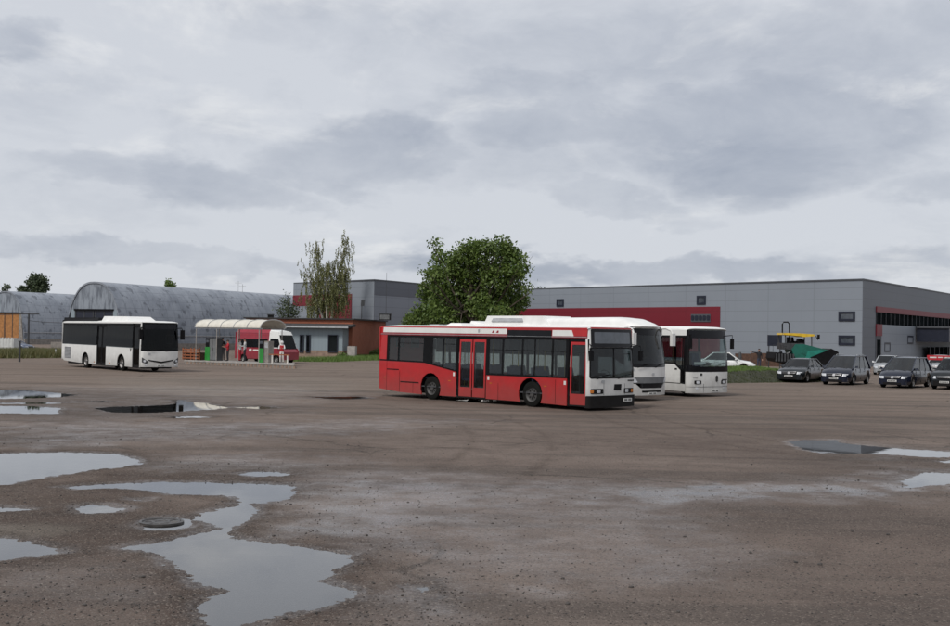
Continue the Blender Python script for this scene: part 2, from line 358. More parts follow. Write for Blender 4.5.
POOLS = [
    zA([(-150, 200), (0, 195), (150, 192), (280, 195), (335, 208), (342, 220), (300, 229), (200, 241), (110, 255), (60, 262), (40, 271), (0, 273), (-150, 280)]),
    zA([(130, 277), (210, 269), (400, 262), (640, 265), (705, 271), (708, 290), (690, 305), (620, 318), (628, 330), (610, 350), (572, 375), (570, 395), (650, 405), (850, 432), (860, 450),
        (822, 480), (792, 497), (862, 520), (850, 545), (720, 575), (590, 606), (520, 640), (440, 640), (470, 600), (440, 562), (500, 530), (512, 522), (450, 512), (428, 482), (385, 452), (345, 432), (285, 421), (340, 410),
        (430, 388), (500, 373), (480, 362), (445, 352), (470, 340), (540, 318), (552, 300), (470, 296), (400, 295), (330, 284), (250, 281), (180, 281)]),
    zA([(552, 245), (600, 237), (660, 239), (705, 245), (690, 252), (600, 253)]),
    zA([(152, 325), (165, 318), (215, 314), (262, 318), (303, 326), (285, 338), (200, 341), (160, 339)]),
    zA([(-150, 385), (0, 393), (80, 402), (130, 413), (150, 421), (160, 432), (100, 441), (0, 448), (-150, 450)]),
    zA([(-60, 318), (30, 324), (104, 328), (60, 335), (-60, 339)]), zA([(300, 303), (355, 304), (350, 310), (305, 309)]),
    zA([(322, 362), (350, 350), (430, 345), (478, 352), (470, 366), (420, 378), (345, 381)]),
    zB([(-80, 38), (120, 40), (230, 50), (335, 60), (250, 70), (100, 76), (-80, 80)]),
    zB([(-80, 104), (120, 104), (258, 112), (262, 140), (120, 138), (-80, 137)]),
    zB([(372, 113), (500, 106), (690, 100), (740, 84), (850, 92), (950, 112), (880, 121), (745, 129), (600, 136), (480, 134), (415, 128)]),
    zB([(290, 86), (430, 84), (540, 90), (430, 93)]), zB([(960, 112), (1080, 106), (1170, 114), (1080, 120)]), zB([(1250, 68), (1480, 66), (1560, 74), (1400, 80)]),
    zC([(125, 106), (200, 94), (400, 96), (450, 114), (560, 127), (760, 140), (1000, 156), (1000, 186), (860, 186), (700, 175), (560, 166), (300, 164), (200, 146)]),
    zC([(895, 202), (950, 194), (1000, 196), (1000, 214), (930, 213)]),
    zC([(800, 256), (900, 258), (1000, 264), (1000, 316), (850, 331), (745, 342), (695, 330), (690, 300)]),
    zB([(-80, 92), (200, 90), (330, 94), (200, 98), (-80, 98)]), zB([(600, 150), (800, 147), (900, 152), (760, 157)]), zB([(660, 84), (740, 80), (840, 83), (740, 87)]),
    [(452, 399.5), (470, 399), (500, 400), (480, 402)], [(400, 585), (420, 583), (440, 588), (420, 592)],
]
WET = [
    (zC([(-1900, 300), (-900, 290), (0, 300), (700, 240), (1000, 210), (1000, 380), (400, 420), (-600, 480), (-1900, 470)]), .58),
    (zA([(560, 230), (1000, 230), (1700, 300), (1900, 480), (1300, 560), (700, 440), (560, 330)]), .52),  # damp, fine-grained films of water: outline in the photo, strength
    (zA([(-100, 120), (300, 118), (700, 120), (950, 112), (1200, 118), (950, 150), (500, 178), (200, 188), (-100, 200)]), .55),
    (zC([(-900, 330), (-600, 325), (0, 318), (500, 320), (700, 270), (1000, 230), (1000, 350), (500, 380), (0, 390), (-600, 440), (-900, 420)]), 1.0),
    (zA([(330, 200), (650, 190), (900, 215), (700, 255), (340, 250)]), .55),
    (zA([(700, 260), (1000, 250), (1250, 280), (1100, 420), (850, 430), (600, 400), (560, 380), (640, 320)]), .72),
    ([(490, 583), (520, 579), (585, 584), (578, 597), (540, 602), (500, 599)], .85), ([(400, 560), (470, 555), (520, 575), (480, 640), (380, 640), (340, 600)], .55),
    (zA([(300, 440), (345, 432), (450, 510), (440, 600), (300, 640), (-40, 640), (-40, 590)]), .30),
    (zA([(-60, 480), (300, 440), (345, 470), (430, 560), (300, 560), (-60, 560)]), .45),
    (zB([(-80, 20), (1250, 20), (1600, 60), (1200, 150), (-80, 210)]), .40), (zC([(100, 90), (560, 110), (1000, 140), (1000, 250), (700, 250), (250, 190)]), .40),
    ([(380, 396), (560, 412), (650, 414), (740, 400), (760, 392), (560, 392)], .15),
]
LIGHT = [(zA([(-60, 366), (100, 364), (180, 374), (150, 392), (60, 402), (-60, 398)]), .8), (zB([(400, -10), (1400, -10), (1500, 40), (900, 70), (500, 40)]), .35)]
DARK = [(zB([(-80, 30), (300, 36), (700, 60), (1000, 96), (1300, 110), (900, 150), (300, 165), (-80, 150)]), .55), (zA([(-60, 135), (300, 150), (900, 140), (900, 152), (300, 168), (-60, 190)]), .5), (zA([(0, 500), (420, 470), (440, 560), (200, 640), (-60, 640)]), .35),(zA([(-60, 282), (400, 296), (470, 330), (300, 420), (100, 445), (-60, 360)]), .5), (zA([(180, 242), (560, 228), (760, 250), (700, 262), (250, 266)]), .7), (zA([(570, 380), (760, 360), (1100, 420), (870, 450), (650, 402)]), .5),
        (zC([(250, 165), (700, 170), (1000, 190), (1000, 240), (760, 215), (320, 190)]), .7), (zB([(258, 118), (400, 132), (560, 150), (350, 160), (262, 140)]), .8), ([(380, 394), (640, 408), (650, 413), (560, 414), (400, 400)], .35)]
def wpoly(p): return [tuple(G(u, v)[:2]) for u, v in p]
ys = [-400., -80., -20., 0., 4., 8.]
y = 9.6
while y < 130: ys.append(y); y *= 1.0042
while y < 3500: ys.append(y); y *= 1.06
ys = np.array(ys)
us = np.concatenate([[-4, -2, -1, -.7], np.arange(-.47, .4701, .00115), [.7, 1, 2, 4]])
wid = np.maximum(np.abs(ys), 9.6); wid[:3] = 400
GX = us[None, :] * wid[:, None]; GY = np.repeat(ys[:, None], len(us), 1)
fade = np.clip((110 - GY) / 50, 0, 1) * np.clip((GY - 5) / 3, 0, 1)
nb = fbm(GX, GY, 1.3, 3, 5, .6); nf = fbm(GX, GY, 9.0, 21, 3, .6)
zg = fade * (.0055 * nb + .0045 * nf + .004 * fbm(GX, GY, .25, 5, 2))
warp = fbm(GX, GY, 1.7, 31, 4, .6)
sdmin = np.full(GX.shape, 50.)
for p in POOLS:
    w = wpoly(p); x0, y0 = np.min(w, 0); x1, y1 = np.max(w, 0); m = 2.5
    k = (GX > x0 - m) & (GX < x1 + m) & (GY > y0 - m) & (GY < y1 + m)
    sdmin[k] = np.minimum(sdmin[k], sdf(GX[k], GY[k], w))
sw = sdmin + warp * .16 + nf * .035
basin = np.clip((.10 - sw) / .40, 0, 1); basin = basin * basin * (3 - 2 * basin)
zg = zg + np.exp(-np.abs(sw) / .35) * nf * .011 * fade * (sdmin < 4)
zg = np.where(fade > 0, np.maximum(zg, -.010 * fade), 0) - basin * .042 * np.clip(fade * 3, 0, 1)
V = np.stack([GX, GY, zg], -1).reshape(-1, 3)
nr, nc = GX.shape; idx = np.arange(nr * nc).reshape(nr, nc)
F = np.stack([idx[:-1, :-1], idx[:-1, 1:], idx[1:, 1:], idx[1:, :-1]], -1).reshape(-1, 4)
def areas(L, soft):
    a = np.zeros(GX.shape)
    for p, s in L:
        w = wpoly(p); x0, y0 = np.min(w, 0); x1, y1 = np.max(w, 0); sc = soft * (y0 + y1) / 2 / 15.; m = 3 * sc
        k = (GX > x0 - m) & (GX < x1 + m) & (GY > y0 - m) & (GY < y1 + m)
        d = sdf(GX[k], GY[k], w) + warp[k] * sc * .9 + nb[k] * .25 * sc; q = np.clip((sc - d) / (2.2 * sc), 0, 1)
        a[k] = np.maximum(a[k], q * q * (3 - 2 * q) * s)
    return a
wet = np.maximum(areas(WET, .9), np.clip(np.exp(-np.maximum(sw - .02, 0) / .16), 0, 1) * (sdmin < 4) * .55)
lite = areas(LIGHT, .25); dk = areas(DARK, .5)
dk = np.maximum(dk, np.clip(np.exp(-np.maximum(sw, 0) / .42), 0, 1) * (sdmin < 4) * np.clip(.95 + warp * .9, 0, 1) * np.clip((-GX + 6) / 6, .35, 1))
for cx_, cy_, R0, a0, a1, s_ in ((10, 62, 34, 3.4, 5.6, .5), (-6, 10, 22, .5, 2.2, .45), (30, 40, 24, 2.4, 4.6, .5), (-30, 30, 30, -1.0, .9, .45), (4, 90, 48, 3.6, 5.4, .4)):
    rr_ = np.hypot(GX - cx_, GY - cy_); aa = np.mod(np.arctan2(GY - cy_, GX - cx_), 2 * np.pi); ok = (aa > a0) & (aa < a1) if a0 >= 0 else (aa > a0 + 2 * np.pi) | (aa < a1)
    for k_ in (0, 1.9):
        d_ = np.abs(rr_ - R0 - k_ + nb * .05); dk = np.maximum(dk, np.clip(1 - d_ / .2, 0, 1) * s_ * np.clip(.6 + warp, 0, 1) * ok)
def groundmat():
    m, t, p, o = newmat('worn_wet_asphalt')
    co = N(t, 'ShaderNodeTexCoord').outputs['Object']
    A = lambda n: N(t, 'ShaderNodeAttribute', attribute_name=n).outputs['Fac']
    w, l, d = A('wet'), A('lite'), A('dark')
    big = noise(t, co, .11, 5, .6, .4); mid = noise(t, co, .9, 6, .62, .2); fine = noise(t, co, 26., 3, .7)
    vor = N(t, 'ShaderNodeTexVoronoi', inp={'Vector': co, 'Scale': 52.})
    vs = N(t, 'ShaderNodeSeparateColor', inp={0: vor.outputs['Color']})
    c = mixc(t, smooth(t, big, .32, .68), (.120, .090, .077, 1), (.235, .185, .158, 1))
    c = mixc(t, M_(t, 'MULTIPLY', smooth(t, mid, .42, .72), .5), c, (.075, .056, .049, 1))
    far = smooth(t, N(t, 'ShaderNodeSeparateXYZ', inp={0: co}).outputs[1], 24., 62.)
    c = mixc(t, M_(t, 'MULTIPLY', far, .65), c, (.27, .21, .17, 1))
    mp = N(t, 'ShaderNodeMapping', inp={0: co, 3: (.10, 1.0, 1.0), 2: (0, 0, -.10)})
    c = mixc(t, M_(t, 'MULTIPLY', smooth(t, noise(t, mp.outputs[0], .5, 6, .65), .45, .65), .65), c, (.075, .063, .057, 1))
    wv = N(t, 'ShaderNodeVectorMath', operation='ADD', inp={0: co, 1: N(t, 'ShaderNodeTexNoise', inp={'Vector': co, 'Scale': .7, 'Detail': 5.}).outputs[1]}).outputs[0]
    vc = N(t, 'ShaderNodeTexVoronoi', feature='DISTANCE_TO_EDGE', inp={'Vector': wv, 'Scale': .17})
    ck = M_(t, 'MULTIPLY', M_(t, 'SUBTRACT', 1.0, smooth(t, vc.outputs['Distance'], .003, .012)), smooth(t, noise(t, co, .13, 3, .5), .45, .6))
    c = mixc(t, M_(t, 'MULTIPLY', ck, .6), c, (.03, .024, .02, 1))
    c = mixc(t, M_(t, 'MULTIPLY', l, .85), c, (.27, .24, .205, 1))
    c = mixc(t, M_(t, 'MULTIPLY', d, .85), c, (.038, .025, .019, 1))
    c = mixc(t, smooth(t, vs.outputs[0], .60, .9), c, mixc(t, vs.outputs[1], (.24, .20, .17, 1), (.035, .030, .027, 1)))
    c = mixc(t, M_(t, 'MULTIPLY', fine, .5), c, mixc(t, .5, c, (.05, .045, .04, 1)))
    wn = M_(t, 'MULTIPLY', w, M_(t, 'ADD', M_(t, 'MULTIPLY', smooth(t, noise(t, co, 1.1, 6, .7), .3, .7), .55), .60), clamp=True)
    c = mixc(t, M_(t, 'MULTIPLY', wn, .35), c, mixc(t, .5, c, (.02, .02, .02, 1)))
    wn = smooth(t, M_(t, 'ADD', wn, M_(t, 'MULTIPLY', M_(t, 'SUBTRACT', noise(t, co, 22., 3, .7), .5), M_(t, 'ADD', .10, M_(t, 'MULTIPLY', wn, 1.0)))), .05, .95)
    t.links.new(c, p.inputs['Base Color'])
    r = M_(t, 'SUBTRACT', .92, M_(t, 'MULTIPLY', wn, .74)); t.links.new(r, p.inputs['Roughness'])
    t.links.new(M_(t, 'SUBTRACT', M_(t, 'ADD', .12, M_(t, 'MULTIPLY', wn, .75)), M_(t, 'MULTIPLY', d, .10)), p.inputs['Specular IOR Level'])
    bs = M_(t, 'SUBTRACT', .95, M_(t, 'MULTIPLY', wn, .85))
    h = M_(t, 'ADD', M_(t, 'ADD', noise(t, co, 40., 3, .7), M_(t, 'MULTIPLY', noise(t, co, 11., 4, .7), 1.6)), M_(t, 'MULTIPLY', vor.outputs['Distance'], -.8))
    b = N(t, 'ShaderNodeBump', inp={'Strength': bs, 'Distance': .015, 'Height': h}); t.links.new(b.outputs[0], p.inputs['Normal'])
    return m
MT['ground'] = groundmat()
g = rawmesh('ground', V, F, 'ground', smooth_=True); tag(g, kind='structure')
for nm, a in (('wet', wet), ('lite', lite), ('dark', dk)):
    at_ = g.data.attributes.new(nm, 'FLOAT', 'POINT'); at_.data.foreach_set('value', a.astype(np.float32).ravel())
def watermat():
    m, t, p, o = newmat('puddle_water')
    t.nodes.remove(p); tr = N(t, 'ShaderNodeBsdfTransparent', inp={0: (.62, .57, .50, 1)}); p = N(t, 'ShaderNodeBsdfGlossy', inp={0: (1, 1, 1, 1), 'Roughness': .012})
    mx = N(t, 'ShaderNodeMixShader', inp={0: N(t, 'ShaderNodeFresnel', inp={0: 1.72}).outputs[0], 1: tr.outputs[0], 2: p.outputs[0]}); t.links.new(mx.outputs[0], o.inputs[0])
    co = N(t, 'ShaderNodeTexCoord').outputs['Object']
    b = N(t, 'ShaderNodeBump', inp={'Strength': .03, 'Distance': .01, 'Height': noise(t, co, 3., 3, .5)}); t.links.new(b.outputs[0], p.inputs['Normal'])
    return m
MT['water'] = watermat()
w_ = MB(); w_.add([(-45, 9.7, -.019), (45, 9.7, -.019), (45, 62, -.019), (-45, 62, -.019)], [(0, 1, 2, 3)])
tag(w_.build('puddle_water', 'water'), kind='structure')

# loose stones lying about the near part of the yard
ico = bmesh.new(); bmesh.ops.create_icosphere(ico, subdivisions=1, radius=1.); iv = np.array([v.co[:] for v in ico.verts]); ifc = np.array([[v.index for v in f.verts] for f in ico.faces]); ico.free()
SV = []; SF = []; b = 0
for i in range(9000):
    Yp = 9.8 + 26 * rng.random() ** 2.0; Xp = rng.uniform(-.42, .42) * Yp
    ri = int(np.clip(np.searchsorted(ys, Yp), 0, nr - 1)); ci = int(np.clip(np.searchsorted(us, Xp / wid[ri]), 0, nc - 1))
    if sw[ri, ci] < -.05 and rng.random() > .08: continue
    if dk[ri, ci] < .1 and sw[ri, ci] > 1.5 and rng.random() > .45: continue
    r = rng.uniform(.004, .013) * (1 if rng.random() > .04 else 2.0); sc = r * rng.uniform(.7, 1.3, 3) * np.array([1, 1, .7])
    SV.append(iv * sc * rng.uniform(.85, 1.15, (len(iv), 1)) + np.array([Xp, Yp, zg[ri, ci] + r * .3])); SF.append(ifc + b); b += len(iv)
st = rawmesh('loose_gravel', np.concatenate(SV), np.concatenate(SF), 'stone', nv=3); tag(st, 'small dark loose stones scattered over the wet asphalt', 'gravel', kind='stuff')

# manhole cover in the shallow water
mc = G(161.5, 521.5)
th = thing('manhole_cover', 'round cast iron manhole cover lying half flooded between two puddles', 'manhole', (mc[0], mc[1], -.012))
q = MB(); q.lathe([(-.03, .30), (.016, .30), (.020, .285), (.020, .262), (.008, .255), (-.03, .255)], (0, 0, 0), 'z', 40, closed=True); rim = q.build('rim', 'iron', th)
q = MB(); q.lathe([(-.02, .250), (.011, .250), (.013, .235), (.005, .225), (.005, .12), (.010, .115), (.010, .09), (.004, .085), (.004, .0001)], (0, 0, 0), 'z', 40)
for k in range(8):
    a = k * math.pi / 4; q.tube([(.13 * math.cos(a), .13 * math.sin(a), .006), (.22 * math.cos(a), .22 * math.sin(a), .006)], .006, 5)
lid = q.build('lid', 'iron', th); lid.rotation_euler = (.035, -.02, 0)

# ------------------------------------------------------------------ wheels
def wheel_mesh(r, w, dark=False, n=28):
    q = MB(); q.lathe([(-w / 2, r * .60), (-w / 2, r * .90), (-w * .42, r * .985), (-w * .2, r), (w * .2, r), (w * .42, r * .985), (w / 2, r * .90), (w / 2, r * .60)], (0, 0, 0), 'y', n, closed=True)
    t = q.build('tyre', 'rubber')
    q = MB(); q.lathe([(-w * .5 + .0, r * .62), (-w * .46, r * .60), (-w * .40, r * .56), (-w * .30, r * .50), (-w * .30, r * .22), (-w * .44, r * .20), (-w * .46, r * .10), (-w * .46, .0001)], (0, 0, 0), 'y', n, closed=True)
    for k in range(8 if r > .4 else 5):
        a = 2 * math.pi * k / (8 if r > .4 else 5)
        q.box(r * .34 * math.cos(a) - .03, r * .34 * math.cos(a) + .03, -w * .325, -w * .295, r * .34 * math.sin(a) - .03, r * .34 * math.sin(a) + .03, 1)
    rm = q.build('rim', ['drim' if dark else 'rim', 'black'])
    tm, rmm = t.data, rm.data; bpy.data.objects.remove(t); bpy.data.objects.remove(rm); return tm, rmm
def put_wheel(parent, meshes, x, y, r, side):                       # side -1: the outer face looks to -y
    e = bpy.data.objects.new('wheel', meshes[0]); col.objects.link(e); e.parent = parent; e.location = (x, y, r)
    if side > 0: e.rotation_euler = (0, 0, math.pi)
    k = bpy.data.objects.new('rim', meshes[1]); col.objects.link(k); k.parent = e
BW = wheel_mesh(.47, .28); BWD = wheel_mesh(.47, .28, True)
def seatmesh():
    q = MB(); q.box(-.22, .22, -.42, .42, .38, .48); q.hexa([(-.24, -.42, .46), (-.16, -.42, .46), (-.16, .42, .46), (-.24, .42, .46)], [(-.34, -.40, 1.12), (-.28, -.40, 1.12), (-.28, .40, 1.12), (-.34, .40, 1.12)])
    q.box(-.1, .1, -.1, .1, 0, .38)
    o = q.build('seat', 'seat', bevel=.02); m = o.data; bpy.data.objects.remove(o); return m
SEAT = seatmesh()

class Bus:
    def __init__(s, name, label, cat, loc, yaw, L, W, H, bul=.12, rake=.12, zr=1.2, rc=.14, group='buses parked in the yard'):
        # local frame: x forward from the rear, y to the left, z up; origin at the rear right ground corner's x, centre line
        s.L, s.W, s.H, s.bul, s.rake, s.zr, s.rc = L, W, H, bul, rake, zr, rc
        s.t = thing(name, label, cat, loc, yaw, group); s.xe = L - bul - rc
    def tum(s, z): return .05 * max(0., (z - 1.1)) ** 1.3 / 1.9
    def sm(s, side, off=0.):
        return lambda u, v, d: (u, side * (s.W / 2 - s.tum(v) + off - d), v)
    def fx(s, y, z):
        t = min(abs(y) / (s.W / 2), 1.0); x = s.L - s.bul * t * t
        e = abs(y) - (s.W / 2 - s.rc)
        if e > 0: e = min(e, s.rc * .995); x -= s.rc - math.sqrt(s.rc ** 2 - e ** 2)
        return x - s.rake * max(0., (z - s.zr) / (s.H - s.zr)) ** 1.6 - .03 * max(0, .6 - z)
    def fm(s, off=0.):
        def f(y, z, d):
            yy = y * (1 - s.tum(z) / (s.W / 2))
            return (s.fx(y, z) + off - d, yy * (1 - (d - off) * .25 / (s.W / 2)), z)
        return f
    def ucf(s): 
        w = s.W / 2; a = [w - s.rc * k for k in (.04, .12, .25, .45, .7, 1.0)]
        return sorted([-v for v in a] + a + lin(-w + s.rc, w - s.rc, 8))
    def front(s, part, m, poly, off=0., t=.05, vc=(), holes=(), parent=None):
        q = MB(); q.prism(poly, t, s.fm(off), holes, s.ucf(), vc); return q.build(part, m, parent or s.t)
    def side(s, part, m, poly, off=0., t=.04, side=-1, holes=(), vc=(1.4, 1.8, 2.2, 2.6), uc=(), parent=None):
        q = MB(); q.prism(poly, t, s.sm(side, off), holes, uc, vc); return q.build(part, m, parent or s.t)
    def arch(s, xc, r, zb, n=12, zc=.47):
        a0 = math.asin(min(.99, max(-.99, (zb - zc) / r)))
        return [(xc + r * math.cos(math.pi - a0 - (math.pi - 2 * a0) * k / n), zc + r * math.sin(math.pi - a0 - (math.pi - 2 * a0) * k / n)) for k in range(n + 1)]
    def roof(s, zc, m, x0=0.02, part='roof', hgt=None, hf=.10, hr=.05, n=20):
        H = hgt or s.H; V = []; F = []; xs = [x0, x0 + .06, x0 + .25, x0 + .8] + lin(x0 + .8, s.L - 1.2, 6) + [s.L - 1.2, s.L - .7, s.L - .3, s.L - .1, s.L]
        for i, x in enumerate(xs):
            e = 1 - max(0, (x - (s.L - 1.2)) / 1.2) ** 2.2 * hf / (H - zc) - (max(0, (x0 + .8 - x) / .8)) ** 2 * hr / (H - zc)
            for k in range(n + 1):
                th_ = math.pi * k / n; cy = math.cos(th_); sy = math.sin(th_)
                hw = s.W / 2 - s.tum(zc) + .004
                yy = hw * (1 if cy > 0 else -1) * abs(cy) ** .42; zz = zc + (H - zc) * e * sy ** .62
                xx = x
                if x > s.L - 1.2:
                    f = (x - (s.L - 1.2)) / 1.2; xx = (1 - f) * x + f * (s.fx(yy, zz) + .01); 
                V.append((xx, yy, zz))
            V.append((V[-1][0], 0, zc - .02))
        m1 = n + 2
        for i in range(len(xs) - 1):
            for k in range(n): F.append((i * m1 + k, i * m1 + k + 1, (i + 1) * m1 + k + 1, (i + 1) * m1 + k))
        F.append(tuple(range(n + 1))); F.append(tuple((len(xs) - 1) * m1 + k for k in range(n + 1))[::-1])
        q = MB(); q.add(V, F); return q.build(part, m, s.t, angle=.9)
    def common(s, wx, zfloor=.5, dark=False, seats=True, wr=.47, ztop=None, driver=True):
        L, W = s.L, s.W; ztop = ztop or s.H - .22
        q = MB(); q.box(.3, L - .45, -W / 2 + .35, W / 2 - .35, .22, zfloor)
        for i, x in enumerate(wx): q.tube([(x, -W / 2 + .3, wr), (x, W / 2 - .3, wr)], .09, 8)
        q.build('chassis', 'black', s.t)
        q = MB(); q.box(.15, L - .35, -W / 2 + .06, W / 2 - .06, zfloor, zfloor + .04); q.build('floor', 'floor', s.t)
        q = MB(); q.box(.15, L - .5, -W / 2 + .16, W / 2 - .16, ztop, ztop + .03); q.build('ceiling', 'inter', s.t)
        for x in wx:
            for sd in (-1, 1):
                q = MB(); pts = s.arch(x, .60, .30, 10); V = []; 
                for (a, b_) in pts: V += [(a, sd * (W / 2 - .03), b_), (a, sd * (W / 2 - .42), b_)]
                F = [(2 * k, 2 * k + 1, 2 * k + 3, 2 * k + 2) for k in range(len(pts) - 1)] + [tuple(2 * k + 1 for k in range(len(pts)))]
                q.add(V, F); q.build('wheel_well', 'black', s.t)
                put_wheel(s.t, BWD if dark else BW, x, sd * (W / 2 - .20), wr, sd)
        if seats:
            x = 1.4
            while x < L - 2.4:
                for sd in (-1, 1):
                    o = bpy.data.objects.new('seat', SEAT); col.objects.link(o); o.parent = s.t; o.location = (x, sd * (W / 2 - .56), zfloor + .02); o.scale = (1, 1, .82)
                x += 1.25
            q = MB()
            for x in lin(1.8, L - 1.6, 6): q.tube([(x, -.45, zfloor), (x, -.45, ztop)], .018, 6); q.tube([(x + .2, .45, zfloor), (x + .2, .45, ztop)], .018, 6)
            q.build_each('grab_pole', 'pole', s.t)
        if driver:
            o = bpy.data.objects.new('driver_seat', SEAT); col.objects.link(o); o.parent = s.t; o.location = (L - 1.35, .62, zfloor + .30); o.scale = (1, .62, 1)
            q = MB(); q.hexa([(L - .75, -.4, .5), (L - .35, -.4, .5), (L - .35, 1.1, .5), (L - .75, 1.1, .5)], [(L - .70, -.2, 1.12), (L - .40, -.2, 1.18), (L - .40, 1.1, 1.18), (L - .70, 1.1, 1.12)]); q.build('dashboard', 'black', s.t, bevel=.03)
            q = MB(); q.lathe([(-.015, .23), (0, .245), (.015, .23), (0, .215), (-.015, .23)], (0, 0, 0), 'x', 20, closed=True); q.box(-.01, .01, -.22, .22, -.02, .02)
            o = q.build('steering_wheel', 'black', s.t); o.location = (L - .88, .62, 1.22); o.rotation_euler = (0, R_(-35), 0)
            q = MB(); q.box(L - 1.75, L - 1.71, .1, 1.15, zfloor, 2.0); q.build('driver_screen', 'inter', s.t)
    def wiper(s, y0, z0, y1, z1):
        q = MB(); f = s.fm(.05); P = [f(y0, z0, 0), f((y0 + y1) / 2, (z0 + z1) / 2, 0), f(y1, z1, 0)]; q.tube(P, .012, 5)
        q.tube([f(y1 - .25, z1 - .02, .02), f(y1 + .25, z1 + .03, .02)], .010, 5); q.build('wiper', 'black', s.t)
    def plate(s, y0, y1, z0, z1, off=.02):
        p = s.front('number_plate', 'plate', rrect(y0, y1, z0, z1, .015), off, .02)
        q = MB(); w = (y1 - y0 - .08) / 7
        for k in range(7):
            if k == 3: continue
            a = y0 + .04 + k * w; q.prism([(a, z0 + .025), (a + w * .62, z0 + .025), (a + w * .62, z1 - .025), (a, z1 - .025)], .006, s.fm(off + .004))
        q.build('plate_characters', 'ink', p)
    def wraps(s, part, m, z0, z1, off=0.):
        # rear wall
        q = MB(); q.box(0, .05, -s.W / 2 + .01, s.W / 2 - .01, z0, z1); return q.build(part, m, s.t, bevel=.02)

def bus_pose(fr, yaw, L, W):
    a = G(*fr)[:2]; t = R_(yaw); h = np.array([math.cos(t), math.sin(t)]); lf = np.array([-h[1], h[0]])
    c = a + lf * W / 2 - h * L; return (c[0], c[1], 0), t

# ================= red bus
L, W = 11.6, 2.6
loc, yw = bus_pose((590, 411.5), -46, L, W)
B = Bus('city_bus', 'red and white city bus parked nearest the camera with black bumper', 'bus', loc, yw, L, W, 2.98, bul=.10, rake=.10)
FE = B.xe + .02
wxr = (3.24, 8.72)
low = [(.03, .32), (1.4, .22), (2.6, .19)] + B.arch(wxr[0], .60, .19) + [(4.72, .19), (4.72, 1.17), (4.60, 1.19), (2.85, 1.47), (.03, 1.50)]
B.side('rear_side_panel', 'red', low)
for a, b_ in (((.51, 1.14), (1.28, 1.14)), ((1.39, .65), (2.53, .65))):
    q = MB(); q.prism([(a[0], a[1] - .02), (b_[0], b_[1] - .02), (b_[0], b_[1] + .02), (a[0], a[1] + .02)], .02, B.sm(-1, .006)); q.build_each('vent_slot', 'black', B.t)
q = MB()
for u0, u1, v0, v1 in ((.50, .51, .26, 1.48), (1.33, 1.34, .22, 1.1), (2.17, 2.18, .22, .63), (1.38, 2.55, .62, .625), (7.05, 7.06, .18, .8), (9.95, 9.96, .18, 1.05)):
    q.prism([(u0, v0), (u1 + .004, v0), (u1 + .004, v1), (u0, v1)], .01, B.sm(-1, .003))
q.build_each('panel_joint', 'black', B.t)
B.side('front_side_panel', 'red', [(6.40, .19)] + [(7.9, .18)] + B.arch(wxr[1], .60, .17) + [(10.50, .14), (10.50, 1.12), (6.40, 1.10)])
B.side('rear_corner_panel', 'red', [(.03, 1.50), (.46, 1.50), (.46, 2.56), (.03, 2.56)], 0.)
# windows: black pillars and glass
B.side('window_glass', 'glassc', [(.5, 1.44), (2.85, 1.42), (4.62, 1.14), (4.74, 1.14), (4.74, 2.55), (.5, 2.55)], -.02, .008)
q = MB()
for x0, x1 in ((.44, .60), (1.16, 1.26), (2.74, 3.30), (3.88, 3.96), (4.66, 4.76)): q.prism([(x0, 1.16 if x0 > 4 else 1.30), (x1, 1.15 if x0 > 4 else 1.28), (x1, 2.54), (x0, 2.54)], .05, B.sm(-1, -.012))
q.prism([(.03, 1.485), (2.86, 1.455), (4.62, 1.175), (4.74, 1.16), (4.74, 1.215), (4.62, 1.225), (2.86, 1.515), (.03, 1.545)], .05, B.sm(-1, .006))
q.prism([(.44, 2.47), (4.76, 2.47), (4.76, 2.56), (.44, 2.56)], .04, B.sm(-1, -.006))
q.prism([(1.22, 2.22), (2.78, 2.22), (2.78, 2.245), (1.22, 2.245)], .02, B.sm(-1, -.008)); q.prism([(3.92, 2.22), (4.70, 2.22), (4.70, 2.245), (3.92, 2.245)], .02, B.sm(-1, -.008))
q.build('window_frame', 'black', B.t)
B.side('window_glass', 'glassc', [(6.40, 1.05), (10.52, 1.05), (10.52, 2.55), (6.40, 2.55)], -.02, .008)
q = MB()
for x0, x1 in ((6.38, 6.52), (7.20, 7.28), (8.22, 8.30), (8.86, 8.91), (9.72, 9.80), (10.40, 10.54)): q.prism([(x0, 1.10), (x1, 1.10), (x1, 2.54), (x0, 2.54)], .05, B.sm(-1, -.012))
q.prism([(6.38, 1.09), (10.54, 1.11), (10.54, 1.17), (6.38, 1.15)], .05, B.sm(-1, .006)); q.prism([(6.38, 2.47), (10.54, 2.47), (10.54, 2.56), (6.38, 2.56)], .04, B.sm(-1, -.006))
q.prism([(6.5, 2.05), (10.42, 2.05), (10.42, 2.075), (6.5, 2.075)], .02, B.sm(-1, -.010))
q.build('window_frame', 'black', B.t)
q = MB()
for x in (.95, 1.9, 2.9, 7.5, 9.0, 10.1): q.box(x, x + .5, -W / 2 + .10, -W / 2 + .12, 2.06, 2.45)
q.build_each('upper_pane_backing', 'black', B.t)  # black boxes just inside the upper part of some panes
B.side('cantrail', 'dred', [(.03, 2.56), (FE, 2.56), (FE, 2.64), (.2, 2.65), (.03, 2.65)], .004)
B.side('cantrail_red', 'red', [(.03, 2.65), (FE, 2.64), (FE, 2.90), (.03, 2.90)], .0)
B.side('white_stripe', 'white', [(.2, 2.665), (7.44, 2.66), (7.44, 2.86), (.22, 2.875)], .010, .02)
B.side('white_stripe', 'white', [(9.74, 2.62), (10.76, 2.62), (10.66, 2.83), (9.74, 2.83)], .010, .02)
B.side('route_display', 'blackgl', [(7.47, 2.56), (9.70, 2.56), (9.70, 2.82), (7.47, 2.82)], .014, .03)
